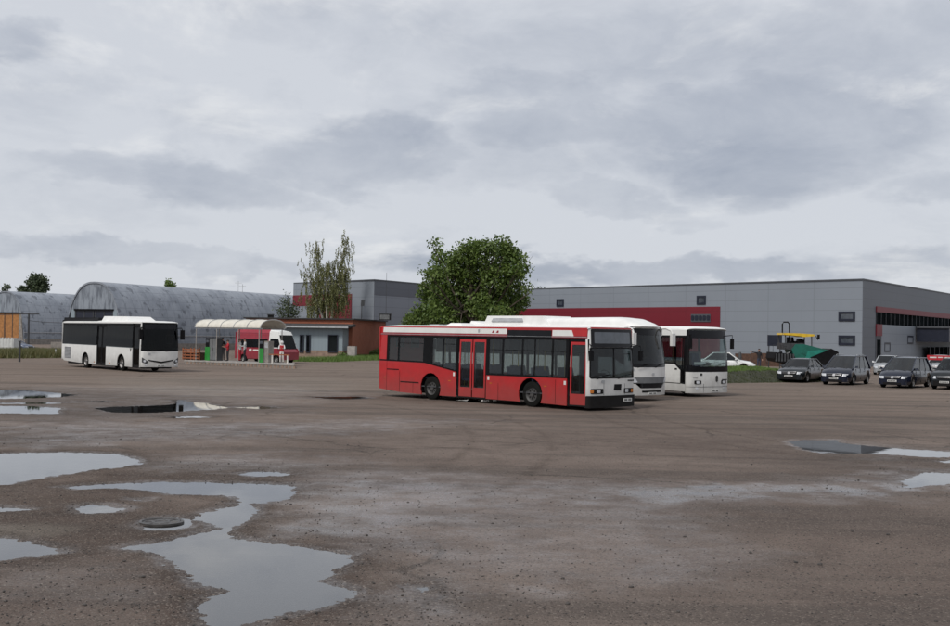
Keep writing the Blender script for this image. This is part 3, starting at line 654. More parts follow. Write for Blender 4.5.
q = MB(); q.prism([(.05, 2.59), (FE, 2.585), (FE, 2.60), (.05, 2.605)], .015, B.sm(-1, .014)); q.build('rain_gutter', 'steel', B.t)
q = MB()                                                            # small faded marks on the stripe
for x in (6.63, 6.86): q.prism([(x, 2.70), (x + .07, 2.79), (x + .14, 2.79), (x + .14, 2.70)], .006, B.sm(-1, .014))
q.build_each('stripe_mark', 'dred', B.t)
q = MB(); q.prism([(5.88, 2.70), (5.98, 2.70), (5.98, 2.83), (5.88, 2.83)], .006, B.sm(-1, .014)); q.build_each('sticker', 'steel', B.t)
def door(B, x0, x1, z0, z1, leaves, m='red', gl='glassc', zg=.58, fr=.07, side=-1):
    B.side('door_surround', 'black', [(x0, z0), (x1, z0), (x1, z1 + .1), (x0, z1 + .1)], -.03, .03, side=side, holes=[[(x0 + .05, z0 + .05), (x1 - .05, z0 + .05), (x1 - .05, z1 + .02), (x0 + .05, z1 + .02)]])
    w = (x1 - x0 - .1) / leaves
    for k in range(leaves):
        a = x0 + .05 + k * w + .03; b = x0 + .05 + (k + 1) * w - .03
        d = B.side('door', m, [(a, z0 + .04), (b, z0 + .04), (b, z1), (a, z1)], -.045, .03, side=side, holes=[[(a + fr, zg), (b - fr, zg), (b - fr, z1 - .10), (a + fr, z1 - .10)]])
        B.side('pane', gl, [(a + fr * .6, zg - .03), (b - fr * .6, zg - .03), (b - fr * .6, z1 - .07), (a + fr * .6, z1 - .07)], -.055, .006, side=side, parent=d)
        q = MB(); hx = b - .1 if k == 0 else a + .1; q.tube([(hx, side * (B.W / 2 - .10), zg + .2), (hx, side * (B.W / 2 - .13), z1 - .5)], .014, 6); q.build('handle', 'chrome', d)
door(B, 4.76, 6.38, .17, 2.44, 2); door(B, 10.52, 11.50 - .06, .14, 2.42, 1)
q = MB()                                                            # small square stickers beside the doors
for x, z in ((4.56, 1.06), (6.48, .98), (10.36, .95)): q.prism([(x, z - .07), (x + .10, z - .07), (x + .10, z + .07), (x, z + .07)], .006, B.sm(-1, .008))
q.build_each('sticker', 'plate', B.t)
q = MB()
for x in (.35, 4.3, 6.6, 9.4): q.prism([(x, .78), (x + .12, .78), (x + .12, .81), (x, .81)], .01, B.sm(-1, .010))
q.build_each('side_marker', 'amber', B.t)
# left side
B.side('left_side_panel', 'red', [(.03, .3)] + B.arch(wxr[0], .6, .19) + B.arch(wxr[1], .6, .19) + [(FE, .15), (FE, 1.12), (.03, 1.12)], side=1)
B.side('left_window_glass', 'glassc', [(.1, 1.1), (FE, 1.1), (FE, 2.6), (.1, 2.6)], -.02, .008, side=1)
q = MB()
for x in (.03, 1.55, 3.1, 4.6, 6.1, 7.6, 9.1, 10.5): q.prism([(x, 1.1), (x + .1, 1.1), (x + .1, 2.6), (x, 2.6)], .05, B.sm(1, -.01))
q.prism([(.03, 1.98), (FE, 1.98), (FE, 2.02), (.03, 2.02)], .03, B.sm(1, -.012)); q.build('window_frame', 'black', B.t)
B.side('left_cantrail', 'red', [(.03, 2.56), (FE, 2.56), (FE, 2.90), (.03, 2.90)], .0, side=1)
B.wraps('rear_wall', 'red', .35, 2.88)
q = MB(); q.box(-.012, .0, -.95, .95, 1.55, 2.4); q.build('rear_window', 'blackgl', B.t)
for sd in (-1, 1):
    q = MB(); q.box(-.03, 0, sd * 1.12 - .07, sd * 1.12 + .07, .75, 1.2); q.build('tail_lamp', 'redlens', B.t, bevel=.01)
B.roof(2.88, ['rwhite'], hf=.06); 
q = MB(); q.prism([(0.04, 2.87), (FE, 2.87), (FE, 2.925), (.04, 2.925)], .03, B.sm(-1, .008)); q.build('roof_edge', 'red', B.t)
w = W / 2 - .01
B.front('front_panel', 'white', [(-w, .52), (w, .52), (w, 1.14), (-w, 1.14)], 0., .05)
B.front('bumper', 'black', [(-w, .10), (w, .12), (w, .53), (-w, .53)], .05, .10)
B.front('front_frame', 'white', [(-w, 1.12), (w, 1.12), (w, 2.93), (-w, 2.93)], 0., .05, vc=(1.6, 2.1, 2.5), holes=[[(-1.22, 1.16), (1.22, 1.16), (1.19, 2.22), (-1.19, 2.22)], [(-1.14, 2.26), (1.14, 2.26), (1.10, 2.87), (-1.10, 2.87)]])
B.front('windscreen', 'glasswd', [(-1.24, 1.14), (1.24, 1.14), (1.21, 2.24), (-1.21, 2.24)], -.012, .008, vc=(1.5, 1.9))
B.front('windscreen_gasket', 'black', rrect(-1.235, 1.235, 1.135, 2.245, .08), .004, .03, vc=(1.5, 1.9), holes=[rrect(-1.19, 1.19, 1.18, 2.20, .08)[::-1]])
B.front('windscreen_divider', 'black', [(-.012, 1.16), (.012, 1.16), (.012, 2.22), (-.012, 2.22)], .005, .02)
B.front('header_box', 'blackgl', rrect(-1.17, 1.17, 2.25, 2.885, .06), .012, .06, vc=(2.5, 2.7))
B.front('destination_display', 'wglass', rrect(-1.02, 1.02, 2.38, 2.78, .04), .018, .03)
B.front('roof_lip', 'red', [(-1.2, 2.895), (1.2, 2.895), (1.15, 2.95), (-1.15, 2.95)], .02, .06)
for sd in (-1, 1):
    c = sd * .88
    e = B.front('headlamp', 'black', rrect(c - .30, c + .30, .60, .78, .03), .008, .04)
    B.front('lens', 'lens', rrect(c - .12 - .1 * sd, c + .06 - .1 * sd, .63, .75, .03), .014, .02, parent=e)
    B.front('indicator', 'amber', rrect(c + sd * .23 - .09, c + sd * .23 + .06, .63, .75, .02), .014, .02, parent=e)
B.front('access_flap', 'black', [(-.02, .72), (.40, .70), (.42, .93), (.02, .93)], .008, .02)
q = MB(); q.prism([(.62, .68), (1.22, .68), (1.22, .69), (.62, .69)], .01, B.fm(.004)); q.prism([(.62, .56), (.63, .56), (.63, .95), (.62, .95)], .01, B.fm(.004)); q.prism([(-.55, .56), (-.54, .56), (-.54, 1.08), (-.55, 1.08)], .01, B.fm(.004)); q.build_each('panel_joint', 'black', B.t)
q = MB()
for k in range(6): q.prism([(.82 + k * .075, 1.02), (.87 + k * .075, 1.02), (.87 + k * .075, 1.08), (.82 + k * .075, 1.08)], .008, B.fm(.008))
q.build('maker_lettering', 'ink', B.t)
q = MB(); q.prism(rrect(-.66, -.52, .98, 1.08, .02), .012, B.fm(.012)); q.build_each('badge', 'steel', B.t)
B.plate(.50, 1.0, .30, .42, .07)
B.wiper(-.95, 1.12, -.35, 1.25); B.wiper(.15, 1.12, .75, 1.25)
for sd in (-1, 1):
    f = B.fm(.0)(sd * 1.22, 2.35, 0); q = MB(); q.tube([f, (f[0] + .22, sd * 1.38, 2.3), (f[0] + .24, sd * 1.38, 2.1)], .018, 6); mi_ = q.build('mirror', 'black', B.t)
    q = MB(); q.box(f[0] + .20, f[0] + .28, sd * 1.38 - .09, sd * 1.38 + .09, 1.78, 2.12); q.build('mirror_head', 'black', mi_, bevel=.025)
B.common(wxr, dark=True)
q = MB(); q.hexa([(3.1, -.4, 2.96), (4.1, -.4, 2.96), (4.1, .4, 2.96), (3.1, .4, 2.96)], [(3.3, -.3, 3.08), (3.9, -.3, 3.08), (3.9, .3, 3.08), (3.3, .3, 3.08)]); q.build('roof_hatch', 'rwhite', B.t, bevel=.02)
q = MB(); q.box(2.0, 2.6, -.3, .3, 2.96, 3.02); q.build('roof_vent', 'steel', B.t, bevel=.02)

# ================= second bus: white, tall roof housing
L, W = 12.0, 2.6
loc, yw = bus_pose((633, 402), -46, L, W)
B = Bus('intercity_bus', 'white bus with tall rounded roof housing parked close behind the red city bus', 'bus', loc, yw, L, W, 3.12, bul=.30, rake=.34, zr=1.3, rc=.22)
FE = B.xe + .02; wx2 = (3.4, 9.3)
for sd in (-1, 1):
    B.side('side_panel', 'white', [(.03, .34), (1.4, .3)] + B.arch(wx2[0], .6, .28) + B.arch(wx2[1], .6, .28) + [(FE, .26), (FE, 1.45), (10.9, 1.78), (.03, 1.78)], side=sd)
    B.side('window_glass', 'glassd', [(.08, 1.74), (10.9, 1.74), (FE, 1.40), (FE, 2.72), (.08, 2.72)], -.012, .008, side=sd)
    q = MB()
    for x in (.03, 1.6, 3.1, 4.6, 6.1, 7.6, 9.1, 10.5): q.prism([(x, 1.76), (x + .07, 1.76), (x + .07, 2.7), (x, 2.7)], .05, B.sm(sd, -.022))
    q.build_each('window_pillar', 'black', B.t)
    B.side('cantrail', 'white', [(.03, 2.70), (FE, 2.70), (FE, 3.0), (.03, 3.0)], .0, side=sd)
B.wraps('rear_wall', 'white', .35, 2.95)
B.roof(2.98, ['rwhite'], hf=.08)
w = W / 2 - .01
B.front('lower_panel', 'white', [(-w, .24), (w, .24), (w, .72), (.95, .72), (.72, .54), (-.72, .54), (-.95, .72), (-w, .72)], .0, .05)
B.front('front_panel', 'white', [(-w, .72), (-1.0, .98), (1.0, .98), (w, .72), (w, 1.55), (1.16, 1.50), (1.02, 1.40), (-1.02, 1.40), (-1.16, 1.50), (-w, 1.55)], .0, .05)
B.front('grille_surround', 'inter', [(-1.08, .92), (-.95, .74), (.95, .74), (1.08, .92), (1.0, .97), (-1.0, .97)], .012, .05)
gr = B.front('grille', 'black', [(-.68, .54), (.68, .54), (.74, .76), (-.74, .76)], .006, .05)
q = MB()
for z in (.58, .63, .68, .73): q.prism([(-.66, z), (.66, z), (.66, z + .012), (-.66, z + .012)], .02, B.fm(.018))
q.build('grille_bars', 'dsteel', gr)
for sd in (-1, 1):
    B.front('headlamp', 'lens', [(sd * 1.22, 1.02), (sd * 1.24, .86), (sd * 1.02, .76), (sd * .86, .78), (sd * .95, .92)][::sd], .014, .05)
    B.front('a_pillar', 'white', [(sd * w, 1.5), (sd * w, 3.0), (sd * 1.13, 3.0), (sd * 1.17, 1.5)][::sd], .0, .05, vc=(1.9, 2.3, 2.6))
    f = B.fm(.0)(sd * 1.20, 3.0, 0); q = MB(); q.tube([f, (f[0] + .28, sd * 1.26, 3.02), (f[0] + .52, sd * 1.30, 2.92), (f[0] + .60, sd * 1.31, 2.75)], [.045, .05, .05, .04], 8); mi_ = q.build('mirror', 'white', B.t)
    q = MB(); q.box(f[0] + .53, f[0] + .66, sd * 1.31 - .11, sd * 1.31 + .11, 2.28, 2.80); q.build('mirror_head', 'white', mi_, bevel=.045)
B.front('windscreen', 'glasswd', [(-1.17, 1.50), (-1.02, 1.39), (1.02, 1.39), (1.17, 1.50), (1.15, 3.0), (-1.15, 3.0)], -.006, .008, vc=(1.7, 2.0, 2.3, 2.6, 2.8))
B.front('windscreen_band', 'blackgl', [(-1.17, 1.48), (-1.02, 1.39), (1.02, 1.39), (1.17, 1.48), (1.17, 1.62), (1.0, 1.52), (-1.0, 1.52), (-1.17, 1.62)], .003, .02)
B.front('sun_band', 'blackgl', [(-1.15, 2.72), (1.15, 2.72), (1.13, 3.0), (-1.13, 3.0)], .003, .02)
q = MB(); f0 = B.fm(0)
q.prism([(-1.15, 2.99), (1.15, 2.99), (1.1, 3.10), (-1.1, 3.10)], .4, B.fm(.03), uc=B.ucf()); q.build('roof_lip', 'rwhite', B.t)
B.front('fog_slot', 'black', [(-.62, .36), (.62, .36), (.62, .44), (-.62, .44)], .006, .03); B.plate(-.26, .26, .27, .37, .02)
q = MB(); q.prism(rrect(-.08, .08, 1.06, 1.16, .03), .012, B.fm(.016)); q.prism(rrect(-1.14, -1.0, 1.25, 1.35, .02), .012, B.fm(.01)); q.build_each('badge', 'steel', B.t)
B.wiper(-.9, 1.38, -.3, 1.52); B.wiper(.1, 1.38, .7, 1.52); B.common(wx2, seats=True)
# full-length roof housing with an air conditioning unit on it
V = []; secs = [(2.9, .55, .02), (3.1, .75, .26), (5, .92, .34), (8, .98, .38), (10.3, .98, .40), (11.0, .95, .34), (11.5, .85, .18), (11.85, .7, .02)]; nn = 12
for x, hw, hh in secs:
    for k in range(nn + 1): a = math.pi * k / nn; c_ = math.cos(a); V.append((x, hw * (1 if c_ > 0 else -1) * abs(c_) ** .5, 3.06 + hh * math.sin(a) ** .7))
F = [(i * (nn + 1) + k, i * (nn + 1) + k + 1, (i + 1) * (nn + 1) + k + 1, (i + 1) * (nn + 1) + k) for i in range(len(secs) - 1) for k in range(nn)] + [tuple(range(nn + 1)), tuple((len(secs) - 1) * (nn + 1) + k for k in range(nn + 1))[::-1]]
q = MB(); q.add(V, F); q.build('roof_housing', 'rwhite', B.t, angle=.9)
q = MB(); q.hexa([(3.0, -1.02, 3.08), (7.1, -1.02, 3.08), (7.1, 1.02, 3.08), (3.0, 1.02, 3.08)], [(3.15, -.92, 3.50), (6.6, -.92, 3.50), (6.6, .92, 3.50), (3.15, .92, 3.50)]); ac = q.build('air_conditioner', 'rwhite', B.t, bevel=.08)
q = MB(); q.hexa([(3.5, -1.03, 3.24), (5.5, -1.03, 3.24), (5.5, -.9, 3.24), (3.5, -.9, 3.24)], [(3.6, -.99, 3.40), (5.4, -.99, 3.40), (5.4, -.9, 3.40), (3.6, -.9, 3.40)]); q.build('vent_grille', 'steel', ac, bevel=.03)
q = MB(); q.hexa([(1.7, -.7, 3.09), (2.8, -.7, 3.09), (2.8, .7, 3.09), (1.7, .7, 3.09)], [(1.75, -.6, 3.27), (2.8, -.6, 3.12), (2.8, .6, 3.12), (1.75, .6, 3.27)]); q.build('roof_spoiler', 'rwhite', B.t, bevel=.02)

# ================= third bus: white coach, open dark side and big clear windscreen
L, W = 12.0, 2.7
loc, yw = bus_pose((691, 397.5), -53, L, W)
B = Bus('coach', 'white coach with black band under its large clear windscreen, rightmost of the three parked together', 'bus', loc, yw, L, W, 3.16, bul=.16, rake=.16, zr=1.5, rc=.24)
FE = B.xe + .02; wx3 = (3.3, 9.4)
for sd in (-1, 1):
    if sd < 0: B.side('side_panel', 'white', [(.03, .34), (1.4, .3)] + B.arch(wx3[0], .6, .28) + B.arch(wx3[1], .6, .28) + [(FE, .24), (FE, .60), (11.36, .64), (11.36, 1.22), (10.98, 1.50), (.03, 1.50)], side=sd)
    else: B.side('side_panel', 'white', [(.03, .34), (1.4, .3)] + B.arch(wx3[0], .6, .28) + B.arch(wx3[1], .6, .28) + [(FE, .24), (FE, 1.30), (.03, 1.40)], side=sd)
    B.side('window_glass', 'glassc', [(.08, 1.35), (FE - (.30 if sd < 0 else 0), 1.25), (FE - (.30 if sd < 0 else 0), 2.72), (.08, 2.72)], -.018, .008, side=sd)
    q = MB()
    for x in (.03, 1.7, 3.4, 5.1, 6.8, 8.5, 10.0): q.prism([(x, 1.33), (x + .08, 1.33), (x + .08, 2.72), (x, 2.72)], .05, B.sm(sd, -.028))
    q.prism([(.03, 2.64), (FE, 2.64), (FE, 2.74), (.03, 2.74)], .04, B.sm(sd, .003)); q.build('window_frame', 'black', B.t)
    B.side('cantrail', 'white', [(.03, 2.74), (FE, 2.74), (FE, 3.0), (.03, 3.0)], .0, side=sd)
B.side('sill_strip', 'black', [(.03, 1.52), (10.99, 1.52), (11.40, 1.24), (11.40, .66), (FE, .62), (FE, .57), (11.34, .60), (11.34, 1.19), (10.96, 1.46), (.03, 1.46)], .006, .02)
B.side('panel_edge', 'black', [(9.95, .60), (11.36, .585), (11.36, .615), (9.95, .63)], .006, .02)
door(B, 11.38, FE + .02, .58, 2.68, 1, 'black', 'glassd', .75, .05)
q = MB(); q.prism(rrect(11.0, 11.14, 1.20, 1.27, .02), .012, B.sm(-1, .01)); q.build_each('side_marker', 'black', B.t)
B.wraps('rear_wall', 'white', .35, 2.95); B.roof(2.97, ['rwhite'], hf=.12)
w = W / 2 - .01
B.front('front_panel', 'white', [(-w, .18), (w, .18), (w, 1.12), (-w, 1.12)], .0, .05)
B.front('black_band', 'blackgl', [(-w, 1.12), (w, 1.12), (w, 1.44), (.9, 1.36), (-.9, 1.36), (-w, 1.44)], .004, .05)
B.front('windscreen', 'glassw', [(-w, 1.42), (-.9, 1.34), (.9, 1.34), (w, 1.42), (w - .02, 2.98), (-w + .02, 2.98)], -.006, .008, vc=(1.7, 2.0, 2.3, 2.6, 2.8))
B.front('sun_band', 'blackgl', [(-w + .03, 2.62), (w - .03, 2.62), (w - .05, 2.97), (-w + .05, 2.97)], .003, .02)
for sd in (-1, 1):
    B.front('a_pillar', 'black', [(sd * w, 1.42), (sd * w, 2.97), (sd * (w - .07), 2.97), (sd * (w - .07), 1.42)][::sd], .002, .04, vc=(1.9, 2.3, 2.6))
    e = B.front('headlamp', 'black', rrect(sd * .85 - .19, sd * .85 + .19, .58, .74, .03), .008, .04)
    B.front('lens', 'lens', rrect(sd * .85 - .09, sd * .85 + .09, .60, .72, .05), .014, .02, parent=e); B.front('fog_lamp', 'lens', rrect(sd * .9 - .07, sd * .9 + .07, .34, .44, .04), .010, .02)
    f = B.fm(.0)(sd * 1.24, 2.75, 0); q = MB(); q.tube([f, (f[0] + .25, sd * 1.36, 2.78), (f[0] + .22, sd * 1.38, 2.6)], .022, 6); mi_ = q.build('mirror', 'black', B.t)
    q = MB(); q.box(f[0] + .17, f[0] + .27, sd * 1.38 - .08, sd * 1.38 + .08, 2.16, 2.62); q.build('mirror_head', 'black', mi_, bevel=.03)
q = MB(); q.prism([(.25, .92), (.33, .97), (.41, .92), (.40, .72), (.33, .66), (.26, .72)], .012, B.fm(.012)); q.build('front_emblem', 'ink', B.t)
q = MB(); q.prism([(-w, .455), (w, .455), (w, .465), (-w, .465)], .01, B.fm(.004), uc=B.ucf()); q.prism([(-.52, .2), (-.51, .2), (-.51, .6), (-.52, .6)], .01, B.fm(.004)); q.prism([(-1.12, .85), (-.86, .85), (-.86, .86), (-1.12, .86)], .01, B.fm(.004)); q.build_each('panel_joint', 'ink', B.t)
q = MB()
for k in range(6): q.prism([(.72 + k * .07, .74), (.77 + k * .07, .74), (.77 + k * .07, .79), (.72 + k * .07, .79)], .008, B.fm(.008))
q.prism(rrect(-.72, -.60, .96, 1.06, .02), .01, B.fm(.010)); q.build('maker_lettering', 'ink', B.t)
B.plate(.0, .48, .22, .33, .02); B.wiper(-.9, 1.36, -.3, 1.5); B.wiper(.15, 1.36, .75, 1.5); B.common(wx3)
q = MB(); q.prism([(-.95, 1.44), (-.25, 1.44), (-.25, 1.56), (-.95, 1.56)], .01, B.fm(-.15)); q.build('route_board', 'plate', B.t)

# ================= white bus far left
L, W = 13.0, 2.5
loc, yw = bus_pose((142, 372.5), -50, L, W)
B = Bus('low_floor_bus', 'white bus with black tinted windows standing alone on the left side of the yard', 'bus', loc, yw, L, W, 3.17, bul=.14, rake=.20, zr=1.3, rc=.18)
FE = B.xe + .02; wx4 = (4.16, 9.86)
B.side('rear_side_panel', 'white', [(.05, .60), (.5, .42), (3.2, .33)] + B.arch(wx4[0], .60, .33) + [(5.98, .28), (5.98, 1.57), (.05, 1.59)])
B.side('front_side_panel', 'white', [(7.5, .28)] + B.arch(wx4[1], .60, .30) + [(11.5, .28), (11.5, 1.50), (7.5, 1.55)])
B.side('window_glass', 'glassd', [(.10, 1.56), (5.98, 1.54), (5.98, 3.0), (.14, 3.0)], .004, .02); B.side('window_glass', 'glassd', [(7.5, 1.5), (11.5, 1.47), (11.5, 3.0), (7.5, 3.0)], .004, .02)
q = MB()
for x in (.1, 1.5, 3.0, 4.4, 5.86, 7.5, 8.8, 10.2, 11.40): q.prism([(x, 1.55), (x + .1, 1.55), (x + .1, 3.0), (x, 3.0)], .04, B.sm(-1, -.02))
q.prism([(.1, 2.86), (11.5, 2.86), (11.5, 3.0), (.1, 3.0)], .04, B.sm(-1, .007)); q.build('window_frame', 'black', B.t)
door(B, 6.0, 7.48, .26, 2.84, 2, 'black', 'glassd', .42, .05); door(B, 11.52, 12.56, .26, 2.84, 1, 'black', 'glassd', .42, .05)
B.side('front_post', 'white', [(12.58, .3), (FE, .3), (FE, 3.02), (12.58, 3.02)], .004)
gr = B.side('engine_grille', 'steel', [(.55, .60), (1.68, .56), (1.70, 1.36), (.55, 1.38)], .006, .02)
q = MB()
for k in range(9): z = .62 + k * .085; q.prism([(.6, z), (1.64, z), (1.64, z + .035), (.6, z + .035)], .01, B.sm(-1, .010))
q.build('grille_slots', 'dsteel', gr)
q = MB(); q.prism(rrect(11.22, 11.34, 1.24, 1.42, .02), .01, B.sm(-1, .008)); q.prism([(11.15, 1.40), (11.42, 1.40), (11.42, 1.44), (11.15, 1.44)], .01, B.sm(-1, .008)); q.build('side_badge', 'ink', B.t)
q = MB()
for x in (5.6, 8.1): q.prism(rrect(x, x + .14, .42, .48, .015), .01, B.sm(-1, .008))
q.build_each('side_marker', 'amber', B.t)
B.side('cantrail', 'white', [(.1, 3.0), (FE, 3.0), (FE, 3.09), (.1, 3.09)], .012)
B.side('left_side_panel', 'white', [(.05, .6), (3.2, .33)] + B.arch(wx4[0], .6, .33) + B.arch(wx4[1], .6, .33) + [(FE, .28), (FE, 1.5), (.05, 1.55)], side=1)
B.side('left_window_glass', 'glassd', [(.1, 1.5), (FE, 1.47), (FE, 3.0), (.1, 3.0)], .0, .02, side=1); B.side('cantrail', 'white', [(.1, 3.0), (FE, 3.0), (FE, 3.09), (.1, 3.09)], .012, side=1)
B.wraps('rear_wall', 'white', .5, 3.05); B.roof(3.06, ['rwhite'], hf=.12)
w = W / 2 - .01
B.front('front_panel', 'white', [(-w, .32), (w, .32), (w, 1.31), (-w, 1.31)], .0, .05)
B.front('windscreen', 'glassd', [(-w + .02, 1.30), (w - .02, 1.30), (w - .04, 3.0), (-w + .04, 3.0)], .004, .02, vc=(1.7, 2.0, 2.3, 2.6, 2.8))
B.front('header_display', 'blackgl', [(-1.1, 2.66), (1.1, 2.66), (1.06, 2.96), (-1.06, 2.96)], .010, .03)
q = MB(); q.prism([(.45, 1.75), (.95, 1.75), (.95, 2.3), (.45, 2.3)], .01, B.fm(-.25), holes=[[(.5, 1.8), (.66, 1.8), (.66, 2.25), (.5, 2.25)], [(.72, 1.8), (.90, 1.8), (.90, 2.25), (.72, 2.25)]]); q.build('side_sash', 'plate', B.t)
B.front('grille', 'black', [(-.85, .78), (0, .66), (.85, .78), (.80, .70), (0, .56), (-.80, .70)], .008, .04)
for sd in (-1, 1):
    e = B.front('headlamp', 'dsteel', [(sd * 1.20, .92), (sd * 1.20, .62), (sd * .92, .52), (sd * .84, .66)][::sd], .008, .04)
    B.front('lens', 'lens', rrect(sd * 1.05 - .07, sd * 1.05 + .07, .62, .76, .05), .014, .02, parent=e); B.front('fog_lamp', 'lens', rrect(sd * .98 - .06, sd * .98 + .06, .40, .48, .03), .008, .02)
    f = B.fm(.0)(sd * 1.12, 2.72, 0); q = MB(); q.tube([f, (f[0] + .2, sd * 1.34, 2.74), (f[0] + .24, sd * 1.37, 2.6)], .03, 6); mi_ = q.build('mirror', 'black', B.t)
    q = MB(); q.box(f[0] + .19, f[0] + .33, sd * 1.37 - .12, sd * 1.37 + .12, 2.02, 2.62); q.build('mirror_head', 'black', mi_, bevel=.04)
q = MB(); q.prism(rrect(-.86, -.70, 1.06, 1.16, .03), .012, B.fm(.012)); q.build_each('badge', 'steel', B.t)
B.plate(-.26, .26, .36, .46, .02); B.wiper(-.95, 1.28, -.45, 1.36); B.wiper(.25, 1.28, .75, 1.36); B.common(wx4, zfloor=.45)
q = MB(); q.hexa([(5.9, -.9, 3.14), (10.3, -.9, 3.14), (10.3, .9, 3.14), (5.9, .9, 3.14)], [(6.1, -.8, 3.46), (9.6, -.8, 3.44), (9.6, .8, 3.44), (6.1, .8, 3.46)]); q.build('air_conditioner', 'rwhite', B.t, bevel=.07)
q = MB(); q.hexa([(.05, -1.15, 3.12), (5.85, -1.15, 3.12), (5.85, 1.15, 3.12), (.05, 1.15, 3.12)], [(.0, -1.1, 3.38), (5.7, -1.0, 3.36), (5.7, 1.0, 3.36), (.0, 1.1, 3.38)]); q.build('roof_pod', 'black', B.t, bevel=.03)
q = MB(); q.box(-.06, 0.01, -1.2, 1.2, .9, 3.2); q.build('rear_window', 'blackgl', B.t, bevel=.02)

# ------------------------------------------------------------------ buildings
def unit(a): a = np.array(a[:2], float); return a / np.linalg.norm(a)
def fac(o, d, n):                                                   # upright plane: (s, z, depth inward) -> world, n points outward
    return lambda off=0.: (lambda s, z, t: (o[0] + d[0] * s + n[0] * (off - t), o[1] + d[1] * s + n[1] * (off - t), z))
def rect(a, b, c, d): return [(a, c), (b, c), (b, d), (a, d)]
def local(parent, o): return o
class Fac:
    def __init__(s, parent, o, d, n): s.p, s.o, s.d, s.n = parent, np.array(o[:2], float), unit(d), unit(n)
    def m(s, off=0.):
        o, d, n = s.o, s.d, s.n; P = s.p.location
        return lambda a, z, t: (o[0] + d[0] * a + n[0] * (off - t) - P[0], o[1] + d[1] * a + n[1] * (off - t) - P[1], z)
    def put(s, name, m, poly, off, t, holes=(), parent=None, uc=()):
        q = MB(); q.prism(poly, t, s.m(off), holes, uc); o = q.build(name, m, s.p); 
        if parent is not None: o.parent = parent
        return o
    def px(s, u, v): return onp(u, v, s.o, s.d)
    def window(s, a0, a1, z0, z1, fr=.16, pane='wglass', mull=0):
        holes = [rect(a0 + fr + (a1 - a0 - 2 * fr) * k / (mull + 1) + (fr * .3 if k else 0), a0 + fr + (a1 - a0 - 2 * fr) * (k + 1) / (mull + 1), z0 + fr, z1 - fr) for k in range(mull + 1)]
        f = s.put('window', 'frame', rect(a0, a1, z0, z1), .10, .12, holes=holes)
        s.put('pane', pane, rect(a0 + fr * .5, a1 - fr * .5, z0 + fr * .5, z1 - fr * .5), .035, .03, parent=f); return f
C0 = G(862, 367)[:2]; ZR = float(at(862, 279.9, C0[1])[2])
def roofpt(u, v, z=ZR):                                             # point on the level z seen at (u, v)
    return G(u, v, z)[:2]
PL = roofpt(533, 289.6); PR = roofpt(950, 294.6)
dL = unit(PL - C0); dR = unit(PR - C0)
nL = np.array([-dL[1], dL[0]]); nL = nL if nL[1] < 0 else -nL
nR = np.array([-dR[1], dR[0]]); nR = nR if nR[1] < 0 else -nR
def block(parent, pts, z0, z1, name, m, cop=True):
    P = parent.location; q = MB(); n = len(pts)
    q.add([(p[0] - P[0], p[1] - P[1], z0) for p in pts] + [(p[0] - P[0], p[1] - P[1], z1) for p in pts], [tuple(range(n))[::-1], tuple(range(n, 2 * n))] + [(i, (i + 1) % n, n + (i + 1) % n, n + i) for i in range(n)])
    return q.build(name, m, parent)
LL = 60.; LR = 100.
# -- main warehouse
wh = thing('warehouse', 'long grey warehouse with red band and entrance canopy on the right side', 'building', (C0[0], C0[1], 0))
A1 = C0 + dL * LL; A2 = C0 + dR * LR
block(wh, [C0, A2, A2 + dL * LL, A1], -.2, ZR, 'wall', 'clad')
q = MB(); P = wh.location
q.add([(p[0] - P[0], p[1] - P[1], z) for z in (ZR, ZR + .14) for p in (C0 - (dL + dR) * .12, A2, A2 + dL * LL, A1)], [(3, 2, 1, 0), (4, 5, 6, 7), (0, 1, 5, 4), (1, 2, 6, 5), (2, 3, 7, 6), (3, 0, 4, 7)]); q.build('roof', 'coping', wh)
FL = Fac(wh, C0, dL, nL); FR = Fac(wh, C0, dR, nR)
FR.put('side_wall', 'cladd', rect(.0, LR, -.1, ZR - .01), .03, .05)  # same cladding as the long facade, its shade put into a darker colour
s0 = FL.px(720.4, 306)[0]; zt = FL.px(720, 306)[1]
FL.put('red_band', 'wred', rect(s0, LL, .4, (zt + FL.px(560, 308.8)[1]) / 2), .05, .06)
for (u0, v0, u1, v1) in ((697, 295.6, 706, 304.6), (556.8, 299, 564, 306.6), (838.8, 311.4, 855.3, 321), (838.8, 335.5, 855.3, 345)):
    a, z1 = FL.px(u1, v0); b, z0 = FL.px(u0, v1); a, b = min(a, b), max(a, b); FL.window(a, b, z0, z1, .22, 'wglass')
for u in (500,):
    pass
a, z1 = FL.px(711, 314.5); b, z0 = FL.px(691.5, 321.5)
sg = FL.put('wall_sign', 'coping', rect(a, b, z0 - .05, z1 + .05), .12, .05)
q = MB(); w_1 = (b - a) / 5
for k in range(5):
    c_ = a + w_1 * (k + .5); q.prism(rrect(c_ - w_1 * .40, c_ + w_1 * .40, z0 + .12, z1 - .1, .15), .05, FL.m(.17))
q.build('sign_letters', 'frame', wh).parent = sg
a, z1 = FL.px(781, 335); b, z0 = FL.px(768, 346)
